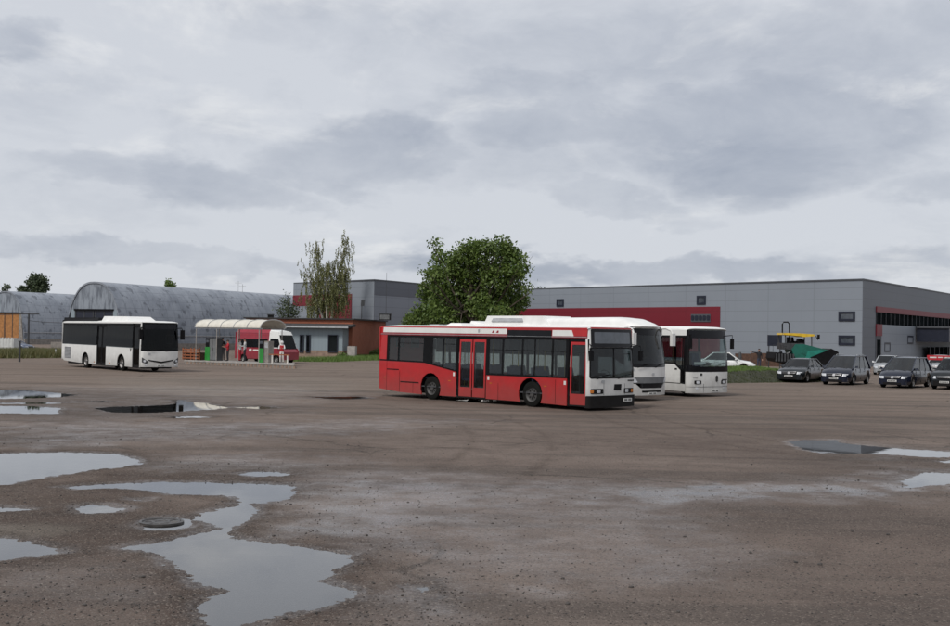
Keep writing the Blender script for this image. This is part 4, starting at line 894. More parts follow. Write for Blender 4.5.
# right facade
r0 = FR.px(875.6, 306.3); r1 = FR.px(876, 312); r2 = FR.px(881, 324.5); r3 = FR.px(880, 336)
FR.put('red_band', 'wred', rect(r0[0], LR, r1[1], r0[1]), .16, .16); FR.put('red_band', 'wred', rect(r0[0], r2[0], r3[1], r2[1] + .02), .16, .16)
FR.put('ribbon_window', 'dglass', rect(r0[0], LR, r2[1], r1[1]), .06, .05)
q = MB(); x = r0[0] + .1
while x < LR - 30: q.prism(rect(x, x + .09, r2[1], r1[1]), .02, FR.m(.075)); x += 1.9
q.build_each('window_mullion', 'frame', wh)
FR.put('door', 'frame', rect(r0[0], r2[0], 0, r3[1]), .07, .06); FR.put('pane', 'dglass', rect(r0[0] + .4, r2[0] - .4, .3, r3[1] - .4), .08, .03)
FR.put('lower_wall', 'clad', rect(r2[0], LR, 0, r2[1]), .06, .05)
for (u0, v0, u1, v1) in ((884, 342.5, 889.5, 352), (907, 335.5, 912.5, 344)):
    a, z1 = FR.px(u0, v0); b, z0 = FR.px(u1, v1); FR.window(a, b, z0, z1, .18, 'dglass', 0)
ca, cz = FR.px(915, 328); cb = ca + 26; dep = 3.8
cn = thing('entrance_canopy', 'dark flat roofed entrance portal built against the side of the warehouse', 'portal', (C0[0] + dR[0] * ca + nR[0] * 2, C0[1] + dR[1] * ca + nR[1] * 2, 0))
FC = Fac(cn, C0 + nR * dep, dR, nR)
FC.put('fascia', 'frame', rect(ca, cb, cz - 1.6, cz), .0, .3); FC.put('roof', 'coping', rect(ca - .2, cb, cz, cz + .25), .2, dep)
FC.put('side_fascia', 'frame', rect(ca, ca + .25, cz - 1.6, cz - .01), -.31, dep - .5)
for k in range(5): FC.put('column', 'steel' if k < 1 else 'frame', rect(ca + 2.2 + k * 6.5, ca + 2.5 + k * 6.5, 0, cz - 1.6), -.1, .3)
FC.put('glazing', 'dglass', rect(ca + 3.5, cb, 0, cz - 2.2), -3.0, .1)
q = MB()
for k in range(12): q.prism(rect(ca + 3.6 + k * 2.4, ca + 3.75 + k * 2.4, 0, cz - 2.2), .12, FC.m(-2.9))
q.build('glazing_bar', 'frame', cn)
# -- second warehouse behind
Q0 = roofpt(374.3, 280.4); Q1 = roofpt(293.5, 283.8); Q2 = roofpt(423, 284.6)
w2 = thing('warehouse', 'grey warehouse corner with red panel standing behind the brick house', 'building', (Q0[0], Q0[1], 0))
dl2 = unit(Q1 - Q0); dr2 = unit(Q2 - Q0); Ll = np.linalg.norm(Q1 - Q0); Lr = 30.
block(w2, [Q0, Q0 + dr2 * Lr, Q0 + dr2 * Lr + dl2 * Ll, Q1], -.2, ZR, 'wall', 'clad')
q = MB(); P = w2.location; q.add([(p[0] - P[0], p[1] - P[1], z) for z in (ZR, ZR + .14) for p in (Q0 - (dl2 + dr2) * .12, Q0 + dr2 * Lr, Q0 + dr2 * Lr + dl2 * Ll, Q1)], [(3, 2, 1, 0), (4, 5, 6, 7), (0, 1, 5, 4), (1, 2, 6, 5), (2, 3, 7, 6), (3, 0, 4, 7)]); q.build('roof', 'coping', w2)
n2l = np.array([-dl2[1], dl2[0]]); n2l = n2l if n2l[1] < 0 else -n2l
n2r = np.array([-dr2[1], dr2[0]]); n2r = n2r if np.dot(n2r, dl2) < 0 else -n2r
F2 = Fac(w2, Q0, dl2, n2l); F2r = Fac(w2, Q0, dr2, n2r)
a, zt = F2.px(352, 293.8); b, _ = F2.px(293.6, 294); _, zm = F2.px(352, 305)
F2.put('red_band', 'wred', rect(a, Ll + .02, F2.px(300, 306)[1], zt), .05, .06); F2.put('red_panel', 'wred', rect(a, a + 7, .3, zm + 1.), .06, .06)
a0, z1 = F2.px(350, 299.5); b0, z0 = F2.px(342.5, 305)
for k in range(3): F2.window(a0 + (b0 - a0) * k / 3 + .05, a0 + (b0 - a0) * (k + 1) / 3 - .05, z0, z1, .1, 'wglass')
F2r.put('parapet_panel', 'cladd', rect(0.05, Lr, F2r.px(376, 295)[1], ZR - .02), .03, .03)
# -- brick house with blue-grey annex
bc = G(351, 358.5)[:2]; zb = 4.05
bR = unit(roofpt(388, 321, zb) - roofpt(352.5, 318.8, zb)); bc = roofpt(352.5, 318.8, zb); bL = np.array([-bR[1], bR[0]])
bh = thing('brick_house', 'low flat roofed red brick house behind the red city bus', 'building', (bc[0], bc[1], 0))
LB = 11.2; RB = 14.5
block(bh, [bc, bc + bR * RB, bc + bR * RB + bL * LB, bc + bL * LB], -.1, zb - .12, 'wall', 'brick')
cc0 = bc - (bL + bR) * .22; q = MB(); P = bh.location
q.add([(p[0] - P[0], p[1] - P[1], z) for z in (zb - .12, zb + .02) for p in (cc0, cc0 + bR * (RB + .4), cc0 + bR * (RB + .4) + bL * (LB + .4), cc0 + bL * (LB + .4))], [(3, 2, 1, 0), (4, 5, 6, 7), (0, 1, 5, 4), (1, 2, 6, 5), (2, 3, 7, 6), (3, 0, 4, 7)]); q.build('roof', 'roofing', bh)
an_n = -bR; an = thing('annex', 'blue grey sheet clad annex with dark windows in front of the brick house', 'annex', (bc[0], bc[1], 0))
ao = bc + an_n * 2.2 + bL * .35; LA = 9.8; za = 3.10
block(an, [ao, ao - an_n * 2.18, ao - an_n * 2.18 + bL * LA, ao + bL * LA], -.1, .85, 'plinth', 'plinth')
block(an, [ao + bL * .03 - an_n * .03, ao - an_n * 2.17 + bL * .03, ao - an_n * 2.17 + bL * (LA - .03), ao + bL * (LA - .03) - an_n * .03], .85, za, 'wall', 'blueclad')
r_ = ao + an_n * .7 - bL * .7; q = MB(); P = an.location
q.add([(p[0] - P[0], p[1] - P[1], z) for p, z in [(r_, za), (r_ - an_n * 2.88, za + .12), (r_ - an_n * 2.88 + bL * (LA + 1.4), za + .12), (r_ + bL * (LA + 1.4), za)] + [(r_, za + .16), (r_ - an_n * 2.88, za + .42), (r_ - an_n * 2.88 + bL * (LA + 1.4), za + .42), (r_ + bL * (LA + 1.4), za + .16)]], [(3, 2, 1, 0), (4, 5, 6, 7), (0, 1, 5, 4), (1, 2, 6, 5), (2, 3, 7, 6), (3, 0, 4, 7)]); q.build('roof', 'roofing', an)
FA = Fac(an, r_, bL, an_n); FA.put('fascia', 'steel', rect(0, LA + 1.4, za - .02, za + .14), .03, .03)
FA = Fac(an, ao, bL, an_n)
for (u0, u1) in ((328, 338), (306, 310.5), (299.5, 304)):
    a, z1 = FA.px(u1, 334.8); b, z0 = FA.px(u0, 352.5); FA.window(a, b, z0, z1, .08, 'dglass', 0)
FB = Fac(bh, bc, bR, np.array([bR[1], -bR[0]]) if bR[1] > 0 else -bL)
# roof items on the brick house
def rooft(name, label, cat, u, v, Yd, w, h, m='black', d=None):
    p = at(u, v, Yd); t = thing(name, label, cat, (p[0], p[1], zb + .02)); q = MB(); q.box(-w / 2, w / 2, -w / 2, w / 2, 0, h); q.build('body', m, t, bevel=.03)
    q = MB(); q.box(-w / 2 - .06, w / 2 + .06, -w / 2 - .06, w / 2 + .06, h, h + .08); q.build('cap', 'dsteel', t); return t
rooft('chimney', 'short dark chimney on the left end of the brick house roof', 'chimney', 270.7, 317, bc[1] + 6, .55, .32)
t = rooft('roof_ventilator', 'dark boxy ventilator on the roof edge above the red bus', 'ventilator', 385, 320, bc[1] + 9, 1.2, .62)
q = MB()
for k in range(5): q.box(-.5, .5, -.63, -.605, .1 + k * .1, .14 + k * .1)
q.build('louvres', 'steel', t)
p = at(361.5, 318.5, bc[1] + 6); t = thing('lamp_post', 'dark lamp on a short pole above the brick house roof', 'lamp', (p[0], p[1], zb))
q = MB(); q.tube([(0, 0, 0), (0, 0, 1.9)], .05, 6); q.build('pole', 'dsteel', t); q = MB(); q.hexa([(-.10, -.1, 1.45), (.25, -.1, 1.45), (.25, .1, 1.45), (-.10, .1, 1.45)], [(-.06, -.12, 2.05), (.32, -.12, 2.05), (.32, .12, 2.05), (-.06, .12, 2.05)]); q.build('lamp_head', 'dsteel', t)
p = at(384.5, 318, bc[1] + 9); t = thing('mast', 'thin tall grey antenna mast rising above the brick house', 'mast', (p[0], p[1] + 2, 0)); q = MB(); q.tube([(0, 0, 0), (0, 0, 9.3)], [.03, .018], 5); q.build('pole', 'dsteel', t); q = MB(); q.box(-.12, .12, -.12, .12, 0, .1); q.build('base', 'dsteel', t)
# white cabinet
p = G(353, 359.3); t = thing('electric_cabinet', 'white electric cabinet standing in the grass by the brick wall', 'cabinet', (p[0], p[1] - 1.0, 0), R_(-12))
q = MB(); q.box(-.42, .42, -.28, .28, .05, 1.32); q.build('body', 'slab', t, bevel=.05); q = MB(); q.box(-.36, .36, -.30, -.275, .15, 1.2); q.build('door', 'slab', t, bevel=.01); q = MB(); q.box(-.44, .44, -.3, .3, 0, .06); q.build('base', 'conc', t)

# -- arched hangars
def hangar(label, ax, hw, ht, L, gable_z, doorm, door_hw):
    # ax: ground point under the front of the ridge, axis direction
    o, d = ax; d = unit(d); yaw = math.atan2(d[1], d[0]) - math.pi / 2
    t = thing('hangar', label, 'hangar', (o[0], o[1], 0), yaw); n = 40
    prof = [(hw * math.copysign(abs(math.cos(math.pi * k / n)) ** .80, math.cos(math.pi * k / n)), ht * math.sin(math.pi * k / n) ** .92) for k in range(n + 1)]
    rows = [0.] + lin(0., L, 24) + [L]; V = []
    for y_ in rows:
        for r in (1.0, .975): V += [(a * r, y_, b * r) for a, b in prof]
    m = 2 * (n + 1); F = []
    for i in range(len(rows) - 1):
        for k in range(n):
            F.append((i * m + k, i * m + k + 1, (i + 1) * m + k + 1, (i + 1) * m + k)); F.append((i * m + n + 1 + k, (i + 1) * m + n + 1 + k, (i + 1) * m + n + 2 + k, i * m + n + 2 + k))
    for k in range(n): F.append((k, n + 1 + k, n + 2 + k, k + 1)); e = (len(rows) - 1) * m; F.append((e + k, e + k + 1, e + n + 2 + k, e + n + 1 + k))
    q = MB(); q.add(V, F); q.build('roof', 'zinc', t, angle=.8)
    # front and rear gable walls
    g_ = [(a * .972, b * .972) for a, b in prof if b * .972 >= gable_z - .01]; xe = max(a for a, b in g_)
    q = MB(); fmap = lambda x, z, dd: (x, .10 + dd, z)
    q.prism([(g_[0][0], gable_z)] + g_ + [(g_[-1][0], gable_z)], .1, fmap); q.build('gable_wall', 'gable', t)
    q = MB(); q.prism([(prof[0][0] * .95, 0), (door_hw, 0), (door_hw, gable_z + .02), (g_[0][0], gable_z + .02)], .1, fmap); q.prism([(-door_hw, 0), (prof[-1][0] * .95, 0), (g_[-1][0], gable_z + .02), (-door_hw, gable_z + .02)], .1, fmap); q.build_each('front_wall', 'blueclad' if doorm != 'doorwood' else 'conc', t)
    q = MB(); q.prism([(a * .97, b * .97) for a, b in prof], .1, lambda x, z, dd: (x, L - .4 + dd, z)); q.build('rear_wall', 'gable', t)
    for sx in (-1, 1):
        q = MB(); q.prism(rect(sx * .02 if sx > 0 else -door_hw, door_hw if sx > 0 else -.02, .05, gable_z), .08, lambda x, z, dd: (x, .20 + dd, z)); dd_ = q.build('door', doorm, t)
        q = MB()
        for k in range(3): x = sx * (.1 + (door_hw - .25) * k / 2); q.box(min(x, x + sx * .12), max(x, x + sx * .12),   .16, .20, .05, gable_z - .02)
        q.build('door_frame', 'dsteel', dd_)
    q = MB(); q.box(-door_hw - .1, door_hw + .1,   .02, .12, gable_z - .1, gable_z + .1); q.build('lintel', 'black', t)
    for sx in (-1, 1):
        q = MB(); q.box(sx * hw - .18, sx * hw + .22, .05, L, 0, .9); q.build('plinth', 'conc', t)
        q = MB(); q.box(sx * hw * 1.004 - .05, sx * hw * 1.004 + .05, .05, L, 1.85, 1.95); q.build('rail', 'steel', t)
    return t
p1 = at(94, 281.5, 149); d1 = at(268, 293.6, 149 * 1.243) - p1
hangar('large weathered zinc arched hangar behind the white bus', (p1, d1), 4.35, 8.5, 62, 5.0, 'frame', 3.0)
p2 = at(5, 291, 193); d2 = np.array([.45, .89])
hangar('smaller arched hangar with orange brown doors at the left edge', (p2, d2), 4.4, 8.5, 60, 5.0, 'doorwood', 3.2)
for u, top in ((235.5, 281), (239.8, 284)):
    p = at(u, 292, 175); t = thing('antenna', 'thin antenna rod on the hangar ridge, the %s of two' % ('taller' if u < 237 else 'shorter one with a crossbar'), 'antenna', (p[0], p[1] + 2, 0))
    q = MB(); q.tube([(0, 0, 7.), (0, 0, HC + (332 - top) * p[1] / FPX)], .035, 5); q.build('rod', 'steel', t)
    q = MB(); z_ = HC + (332 - top - 2) * p[1] / FPX; q.tube([(-.5, 0, z_), (.5, 0, z_)], .025, 5); q.build('crossbar', 'steel', t)

# ------------------------------------------------------------------ far left yard edge
p = at(6, 353.5, 118); t = thing('site_container', 'white metal site container at the left edge in front of the hangar', 'container', (p[0] - 1.2, p[1], 0), R_(4))
q = MB(); q.box(-2.6, 2.2, -1.1, 1.1, .1, 1.55); q.build('body', 'plate', t, bevel=.03)
q = MB()
for k in range(16): x = -2.5 + k * .3; q.box(x, x + .1, -1.13, -1.10, .2, 1.65)
q.build('ribs', 'plate', t); q = MB(); q.box(-2.62, 2.22, -1.12, 1.12, 1.55, 1.60); q.build('roof', 'steel', t)
p = G(28, 352); t = thing('utility_pole', 'tall dark utility pole in front of the left hangar', 'pole', (p[0], p[1], 0))
hp = HC + (328 - 313) * p[1] / FPX; q = MB(); q.tube([(0, 0, 0), (0, 0, hp)], [.13, .10], 8); q.build('pole', 'dsteel', t); q = MB(); q.box(-1.0, 1.1, -.05, .05, hp - .15, hp - .03); q.build('crossarm', 'dsteel', t)
PP = p
def cable(label, a, b, sag, r=.03):
    P = [(a[0] + (b[0] - a[0]) * k / 12, a[1] + (b[1] - a[1]) * k / 12, a[2] + (b[2] - a[2]) * k / 12 - sag * 4 * (k / 12) * (1 - k / 12)) for k in range(13)]
    q = MB(); q.tube(P, r, 5); tag(q.build('overhead_cable', 'dsteel'), label, 'cable', 'cables across the hangar fronts')
cable('black cable running left from the top of the dark pole', (PP[0], PP[1], hp - .1), (PP[0] - 12, PP[1] - 3, hp + .1), .25)
cable('black cable running right from the dark pole towards the white bus', (PP[0], PP[1], HC + (329 - 321.5) * PP[1] / FPX), (PP[0] + 7.5, PP[1] + 2, HC + (329 - 320) * PP[1] / FPX), .25)
p = G(19.5, 362); t = thing('marker_post', 'short dark post in the weeds by the left edge', 'post', (p[0], p[1], 0)); q = MB(); q.tube([(0, 0, 0), (0, 0, 1.55)], .08, 8); q.build('post', 'dsteel', t); q = MB(); q.box(-.1, .1, -.1, .1, 1.55, 1.62); q.build('cap', 'dsteel', t)
p = G(55.5, 357.5); t = thing('marker_post', 'short white marker post beside the rear of the lone white bus', 'post', (p[0], p[1], 0)); q = MB(); q.tube([(0, 0, 0), (0, 0, .75)], .06, 8); q.build('post', 'plate', t); q = MB(); q.box(-.07, .07, -.07, .07, .75, .80); q.build('cap', 'dsteel', t)
# low brick and concrete wall under the hangar side, with rubble
p = G(33, 353); t = thing('low_wall', 'low wall of concrete slabs and brick below the left hangar', 'wall', (p[0], p[1] + 8, 0))
q = MB(); q.box(-1., 4.2, 0, .3, 0, 1.1); q.build('concrete_panel', 'conc', t); q = MB(); q.box(4.22, 8., -.05, .28, 0, 1.15); q.build('brick_panel', 'brick', t)

# ------------------------------------------------------------------ vegetation
def leaves(centers, size, rngs, droop=0., aspect=1.6):
    n = len(centers); c = np.asarray(centers)
    a = rngs.normal(size=(n, 3)); a[:, 2] -= droop * 3; a /= np.linalg.norm(a, axis=1)[:, None]
    b = np.cross(a, rngs.normal(size=(n, 3))); b /= np.linalg.norm(b, axis=1)[:, None]
    s = size * rngs.uniform(.6, 1.35, (n, 1)); a = a * s * aspect; b = b * s
    V = np.stack([c - a * .5, c + b * .5, c + a * .5, c - b * .5], 1).reshape(-1, 3); F = np.arange(4 * n).reshape(-1, 4); return V, F
def crown_points(lobes, n, rngs, fill=.55):
    L = np.array([l[:4] for l in lobes]); w = np.array([l[3] ** 2.1 * (l[4] if len(l) > 4 else 1) for l in lobes]); w = w / w.sum(); P = []
    k = rngs.choice(len(L), n, p=w); d = rngs.normal(size=(n, 3)); d /= np.linalg.norm(d, axis=1)[:, None]
    r = rngs.random(n) ** (1 / 3.) * .55 + .5 * rngs.random(n) ** .7; r = np.clip(r, 0, 1.08)
    return L[k, :3] + d * (r * L[k, 3])[:, None] * np.array([1, 1, .9])
def tree(name, label, base, lobes, n, size, mleaf, mbark, trunk=.3, group=None, clump=9, cs=.35, limbs=10, cat='tree'):
    # base: ground point; lobes in world coordinates (x, y, z, radius[, weight])
    t = thing(name, label, cat, (base[0], base[1], 0), 0, group); o = np.array([base[0], base[1], 0]); r_ = np.random.default_rng(len(label) * 7 + int(abs(base[0]) * 10))
    lo = [(l[0] - o[0], l[1] - o[1], l[2]) + tuple(l[3:]) for l in lobes]
    cp = crown_points(lo, n // clump, r_); P = (cp[:, None, :] + r_.normal(size=(len(cp), clump, 3)) * cs).reshape(-1, 3); P = P[P[:, 2] > .3]
    V, F = leaves(P, size, r_); rawmesh('crown', V, F, mleaf, t)
    q = MB(); zt = max(l[2] for l in lo); cx = np.mean([l[0] for l in lo]); cy = np.mean([l[1] for l in lo])
    st = [(0, 0, -.1), (cx * .1 + .05, cy * .1, zt * .25), (cx * .3, cy * .3, zt * .5), (cx * .6, cy * .6, zt * .85)]; q.tube(st, [trunk, trunk * .75, trunk * .5, trunk * .12], 8)
    for k in range(limbs):
        l = lo[k % len(lo)]; z0 = zt * r_.uniform(.18, .55); f = z0 / zt
        s_ = Vector((cx * f * .6, cy * f * .6, z0)); e = Vector(l[:3]) + Vector(r_.normal(size=3) * l[3] * .4); m_ = s_.lerp(e, .5) + Vector((0, 0, -.1 * (e - s_).length + r_.uniform(-.2, .4)))
        q.tube([s_, m_, e], [trunk * .36, trunk * .22, trunk * .05], 6, cap=False)
        for j in range(2):
            e2 = e + Vector(r_.normal(size=3) * l[3] * .5); q.tube([m_, m_.lerp(e2, .6), e2], [trunk * .16, trunk * .09, trunk * .03], 5, cap=False)
    q.build('trunk', mbark, t); return t
def PXL(lst, Yd, seed, dy=2.0, wt=None):
    r = np.random.default_rng(seed); o = []
    for l in lst:
        y_ = Yd + r.uniform(-dy, dy); p = at(l[0], l[1], y_); o.append((p[0], p[1], p[2], l[2] * y_ / FPX) + ((l[3],) if len(l) > 3 else ()))
    return o
lob = [(437, 244, 7, .45), (441, 258, 10, .8), (455, 262, 11), (470, 252, 14), (486, 250, 13), (502, 250, 13), (514, 258, 12), (521, 270, 8), (436, 276, 12), (452, 282, 18), (474, 276, 22), (498, 276, 20), (512, 282, 13),
       (428, 292, 10, .9), (440, 300, 17), (462, 304, 20), (486, 304, 20), (506, 304, 16), (520, 300, 8), (528, 290, 6, .6), (423, 315, 12), (440, 320, 18), (468, 322, 20), (495, 320, 18), (510, 318, 12), (455, 340, 14), (485, 340, 14), (417, 322, 8), (424, 276, 5, .4)]
tree('broadleaf_tree', 'large dense green tree with an uneven crown behind the red city bus', at(472, 352, 124), PXL(lob, 124, 5, 3.0), 34000, .21, 'leaf', 'bark', .42, clump=14, cs=.30, limbs=22)
# weeping birch: hanging strands of small leaves
p = at(328, 350, 138.5); t = thing('weeping_birch', 'tall weeping birch with two ragged tops behind the brick house', 'tree', (p[0], p[1], 0)); o = np.array([p[0], p[1], 0]); rb = np.random.default_rng(5)
q = MB(); tips = []
mains = [[(328, 345), (322, 310), (318, 280), (316, 240)], [(329, 345), (333, 305), (340, 270), (346, 236)], [(327, 330), (318, 305), (311, 285), (303, 262)], [(330, 330), (334, 300), (338, 285), (347, 268)], [(328, 335), (326, 300), (327, 275), (326, 262)]]
for m in mains:
    y_ = p[1] + rb.uniform(-.6, .6); P = [Vector(at(u, v, y_) - o) for u, v in m]; q.tube(P, [.16, .10, .06, .02], 6); tips.append(P)
CP = []
for i in range(620):
    P = tips[rb.choice(5, p=[.26, .26, .14, .17, .17])]; f = rb.uniform(.9, 3.0); k = min(int(f), 2); c0 = P[k].lerp(P[k + 1], f - k)
    sp = .95 if f < 2 else .55; off = rb.normal(size=3) * np.array([sp, sp * .8, .35]) * .85; c1 = c0 + Vector(off)
    if i % 5 == 0: q.tube([c0, c0.lerp(c1, .6) + Vector((0, 0, .15)), c1], [.025, .015, .008], 4, cap=False)
    ln = rb.uniform(.5, 2.0) * (.8 if f > 2.3 else 1.3); nn = int(ln * 22); dx = rb.normal() * .12
    for j in range(nn):
        zz = ln * j / nn; CP.append((c1.x + dx * zz + rb.normal() * .05, c1.y + rb.normal() * .05, c1.z + .12 - zz))
CP = np.array(CP); CP = CP[CP[:, 2] > .4]; Vv, Ff = leaves(CP, .10, rb, .6, 1.9); rawmesh('crown', Vv, Ff, 'leaf2', t); q.build('trunk', 'birchbark', t)
tree('young_tree', 'small sparse young tree in front of the hangar end', at(287.5, 350, 138), PXL([(287, 294, 3, .5), (286, 302, 6, .7), (292, 308, 7, .8), (281, 308, 6, .6), (288, 315, 9, 1), (296, 313, 5, .5), (287, 325, 9)], 138, 8, .6), 1500, .14, 'leaf3', 'bark', .09, clump=5, cs=.25, limbs=14)
FG = 'treetops beyond the hangars'
tree('distant_tree', 'rounded treetop showing above the left hangar roof', at(37, 345, 240), PXL([(33, 284, 5), (39, 282, 6), (42, 287, 5), (35, 279, 3), (38, 292, 7)], 240, 3, 1.), 5000, .34, 'leaf3', 'bark', .4, FG, cs=.4, limbs=8)
tree('distant_tree', 'small low treetop just left of the rounded treetop above the left hangar', at(23, 345, 240), PXL([(22, 290, 3.5), (26, 291, 3), (24, 296, 5)], 240, 3, 1.), 900, .3, 'leaf3', 'bark', .3, FG, cs=.3, limbs=5)
tree('distant_tree', 'tiny scrap of treetop above the peak of the left hangar', at(5, 345, 250), PXL([(4, 288.5, 2), (8, 287.5, 2), (5, 294, 4)], 250, 3, 1.), 380, .3, 'leaf3', 'bark', .3, FG, cs=.25, limbs=5)
tree('distant_tree', 'little dark conifer tip above the ridge of the large hangar', at(169.5, 345, 250), PXL([(168, 285, 2.2), (172, 285.5, 2.4), (168, 282, 1.3), (171.5, 282.5, 1.2), (170, 290, 5)], 250, 3, .8), 1300, .28, 'leaf', 'bark', .3, FG, cs=.25, limbs=6)
tree('distant_tree', 'tiny treetop above the warehouse roof right of the large tree', at(541, 345, 270), PXL([(541, 290, 3), (538, 292, 3), (545, 293, 3), (541, 296, 5)], 270, 3, .8), 700, .28, 'leaf3', 'bark', .3, None, cs=.25, limbs=6)
tree('bush', 'leafy bush beside the large tree left of its crown', at(404, 352, 128), PXL([(410, 318, 5), (409, 325, 6), (411, 335, 8)], 128, 3, .8), 1500, .16, 'leaf', 'bark', .1, None, cs=.25, limbs=6, cat='bush')

def blades(name, label, pts, h, w, m, lean=.35, cat='grass'):
    n = len(pts); P = np.asarray(pts); a = rng.uniform(0, 2 * math.pi, n); hh = h * rng.uniform(.4, 1.3, n); d = np.stack([np.cos(a), np.sin(a), 0 * a], 1) * w
    tip = P + np.stack([rng.normal(size=n) * lean * hh, rng.normal(size=n) * lean * hh, hh], 1)
    V = np.stack([P - d, P + d, tip], 1).reshape(-1, 3); F = np.arange(3 * n).reshape(-1, 3)
    return tag(rawmesh(name, V, F, m, nv=3), label, cat, kind='stuff')
def strip(pts, width, n, z=0., jit=1.):                             # scatter along a ground polyline
    P = []; seg = [np.linalg.norm(np.array(b) - np.array(a)) for a, b in zip(pts, pts[1:])]; tot = sum(seg)
    for (a, b), s in zip(zip(pts, pts[1:]), seg):
        k = int(n * s / tot); f = rng.random(k)[:, None]; P.append(np.array(a) * (1 - f) + np.array(b) * f + rng.normal(size=(k, 2)) * width * np.array([.5, 1]))
    P = np.concatenate(P); return np.concatenate([P, np.full((len(P), 1), z)], 1)
g2 = lambda u, v: tuple(G(u, v)[:2])
blades('weeds', 'rough green and straw coloured weeds along the left yard edge', np.concatenate([strip([g2(-20, 357.5), g2(25, 357.5), g2(62, 357)], 1.6, 20000), strip([g2(-20, 355.), g2(60, 355.)], 2.5, 12000)]), .62, .03, 'drygrass', cat='weeds')
blades('grass', 'green grass and weeds at the foot of the brick house', np.concatenate([strip([g2(298, 361.3), g2(330, 361.5), g2(352, 360.5), g2(395, 359.5)], .9, 12000), strip([g2(345, 359.0), g2(410, 358.2)], .7, 7000)]), .42, .022, 'grass')
for i, (u, v, h_, w_b) in enumerate(((348, 358.5, 1.0, 7), (372, 358, .9, 9), (382, 357.8, 1.3, 5), (343, 360.2, .7, 5))):
    pb = G(u, v); tree('bush', ['low green bush beside the white electric cabinet', 'low green bush against the brick wall', 'taller green bush at the rear of the red bus', 'tiny bush in the grass left of the white electric cabinet'][i], pb, [(pb[0] + dx, pb[1], h_ * .45, h_ * .5) for dx in (-w_b * .05, 0, w_b * .05)], 1100, .08, 'leaf', 'bark', .03, 'bushes by the brick house', cs=.12, limbs=5, cat='bush')
# grassy bank on the right
bk = MB(); fr0 = np.array(g2(690, 383.5)); fr1 = np.array(g2(842, 381.5)); dv = unit(fr1 - fr0); nv_ = np.array([-dv[1], dv[0]]); Lb = np.linalg.norm(fr1 - fr0); V = []; F = []; prof = [(-.3, -.05), (0, .04), (.7, .20), (1.5, .42), (2.4, .60), (4.0, .72), (6, .72), (9, .45), (11.5, -.05)]
nx = 60; rbk = np.random.default_rng(3)
for i in range(nx + 1):
    s_ = Lb * i / nx; e = min(1, s_ / 2.5, (Lb - s_) / 2.5); e = max(0, e) ** .6
    for a, z in prof:
        p_ = fr0 + dv * s_ + nv_ * a; V.append((p_[0] + rbk.normal() * .05, p_[1] + rbk.normal() * .08, max(z * e, -.05) + (rbk.normal() * .06 if .1 < z else 0)))
m_ = len(prof); F = [(i * m_ + k, (i + 1) * m_ + k, (i + 1) * m_ + k + 1, i * m_ + k + 1) for i in range(nx) for k in range(m_ - 1)]
bk.add(V, F); tag(bk.build('grass_bank', 'soil', angle=2.), kind='structure')
VA = np.array(V).reshape(nx + 1, m_, 3)
def onbank(n, k0, k1, seed):
    r = np.random.default_rng(seed); i = r.integers(0, nx, n); k = r.integers(k0, k1, n); a, b = r.random((2, n, 1)); return (VA[i, k] * (1 - a) + VA[i + 1, k] * a) * (1 - b) + (VA[i, k + 1] * (1 - a) + VA[i + 1, k + 1] * a) * b
blades('grass', 'bright green grass growing on top of the bank behind the cars', onbank(34000, 4, 8, 4), .11, .022, 'grass'); blades('weeds', 'dark straggling weeds on the front slope of the bank', onbank(2600, 0, 4, 9), .12, .02, 'darkweed', cat='weeds')

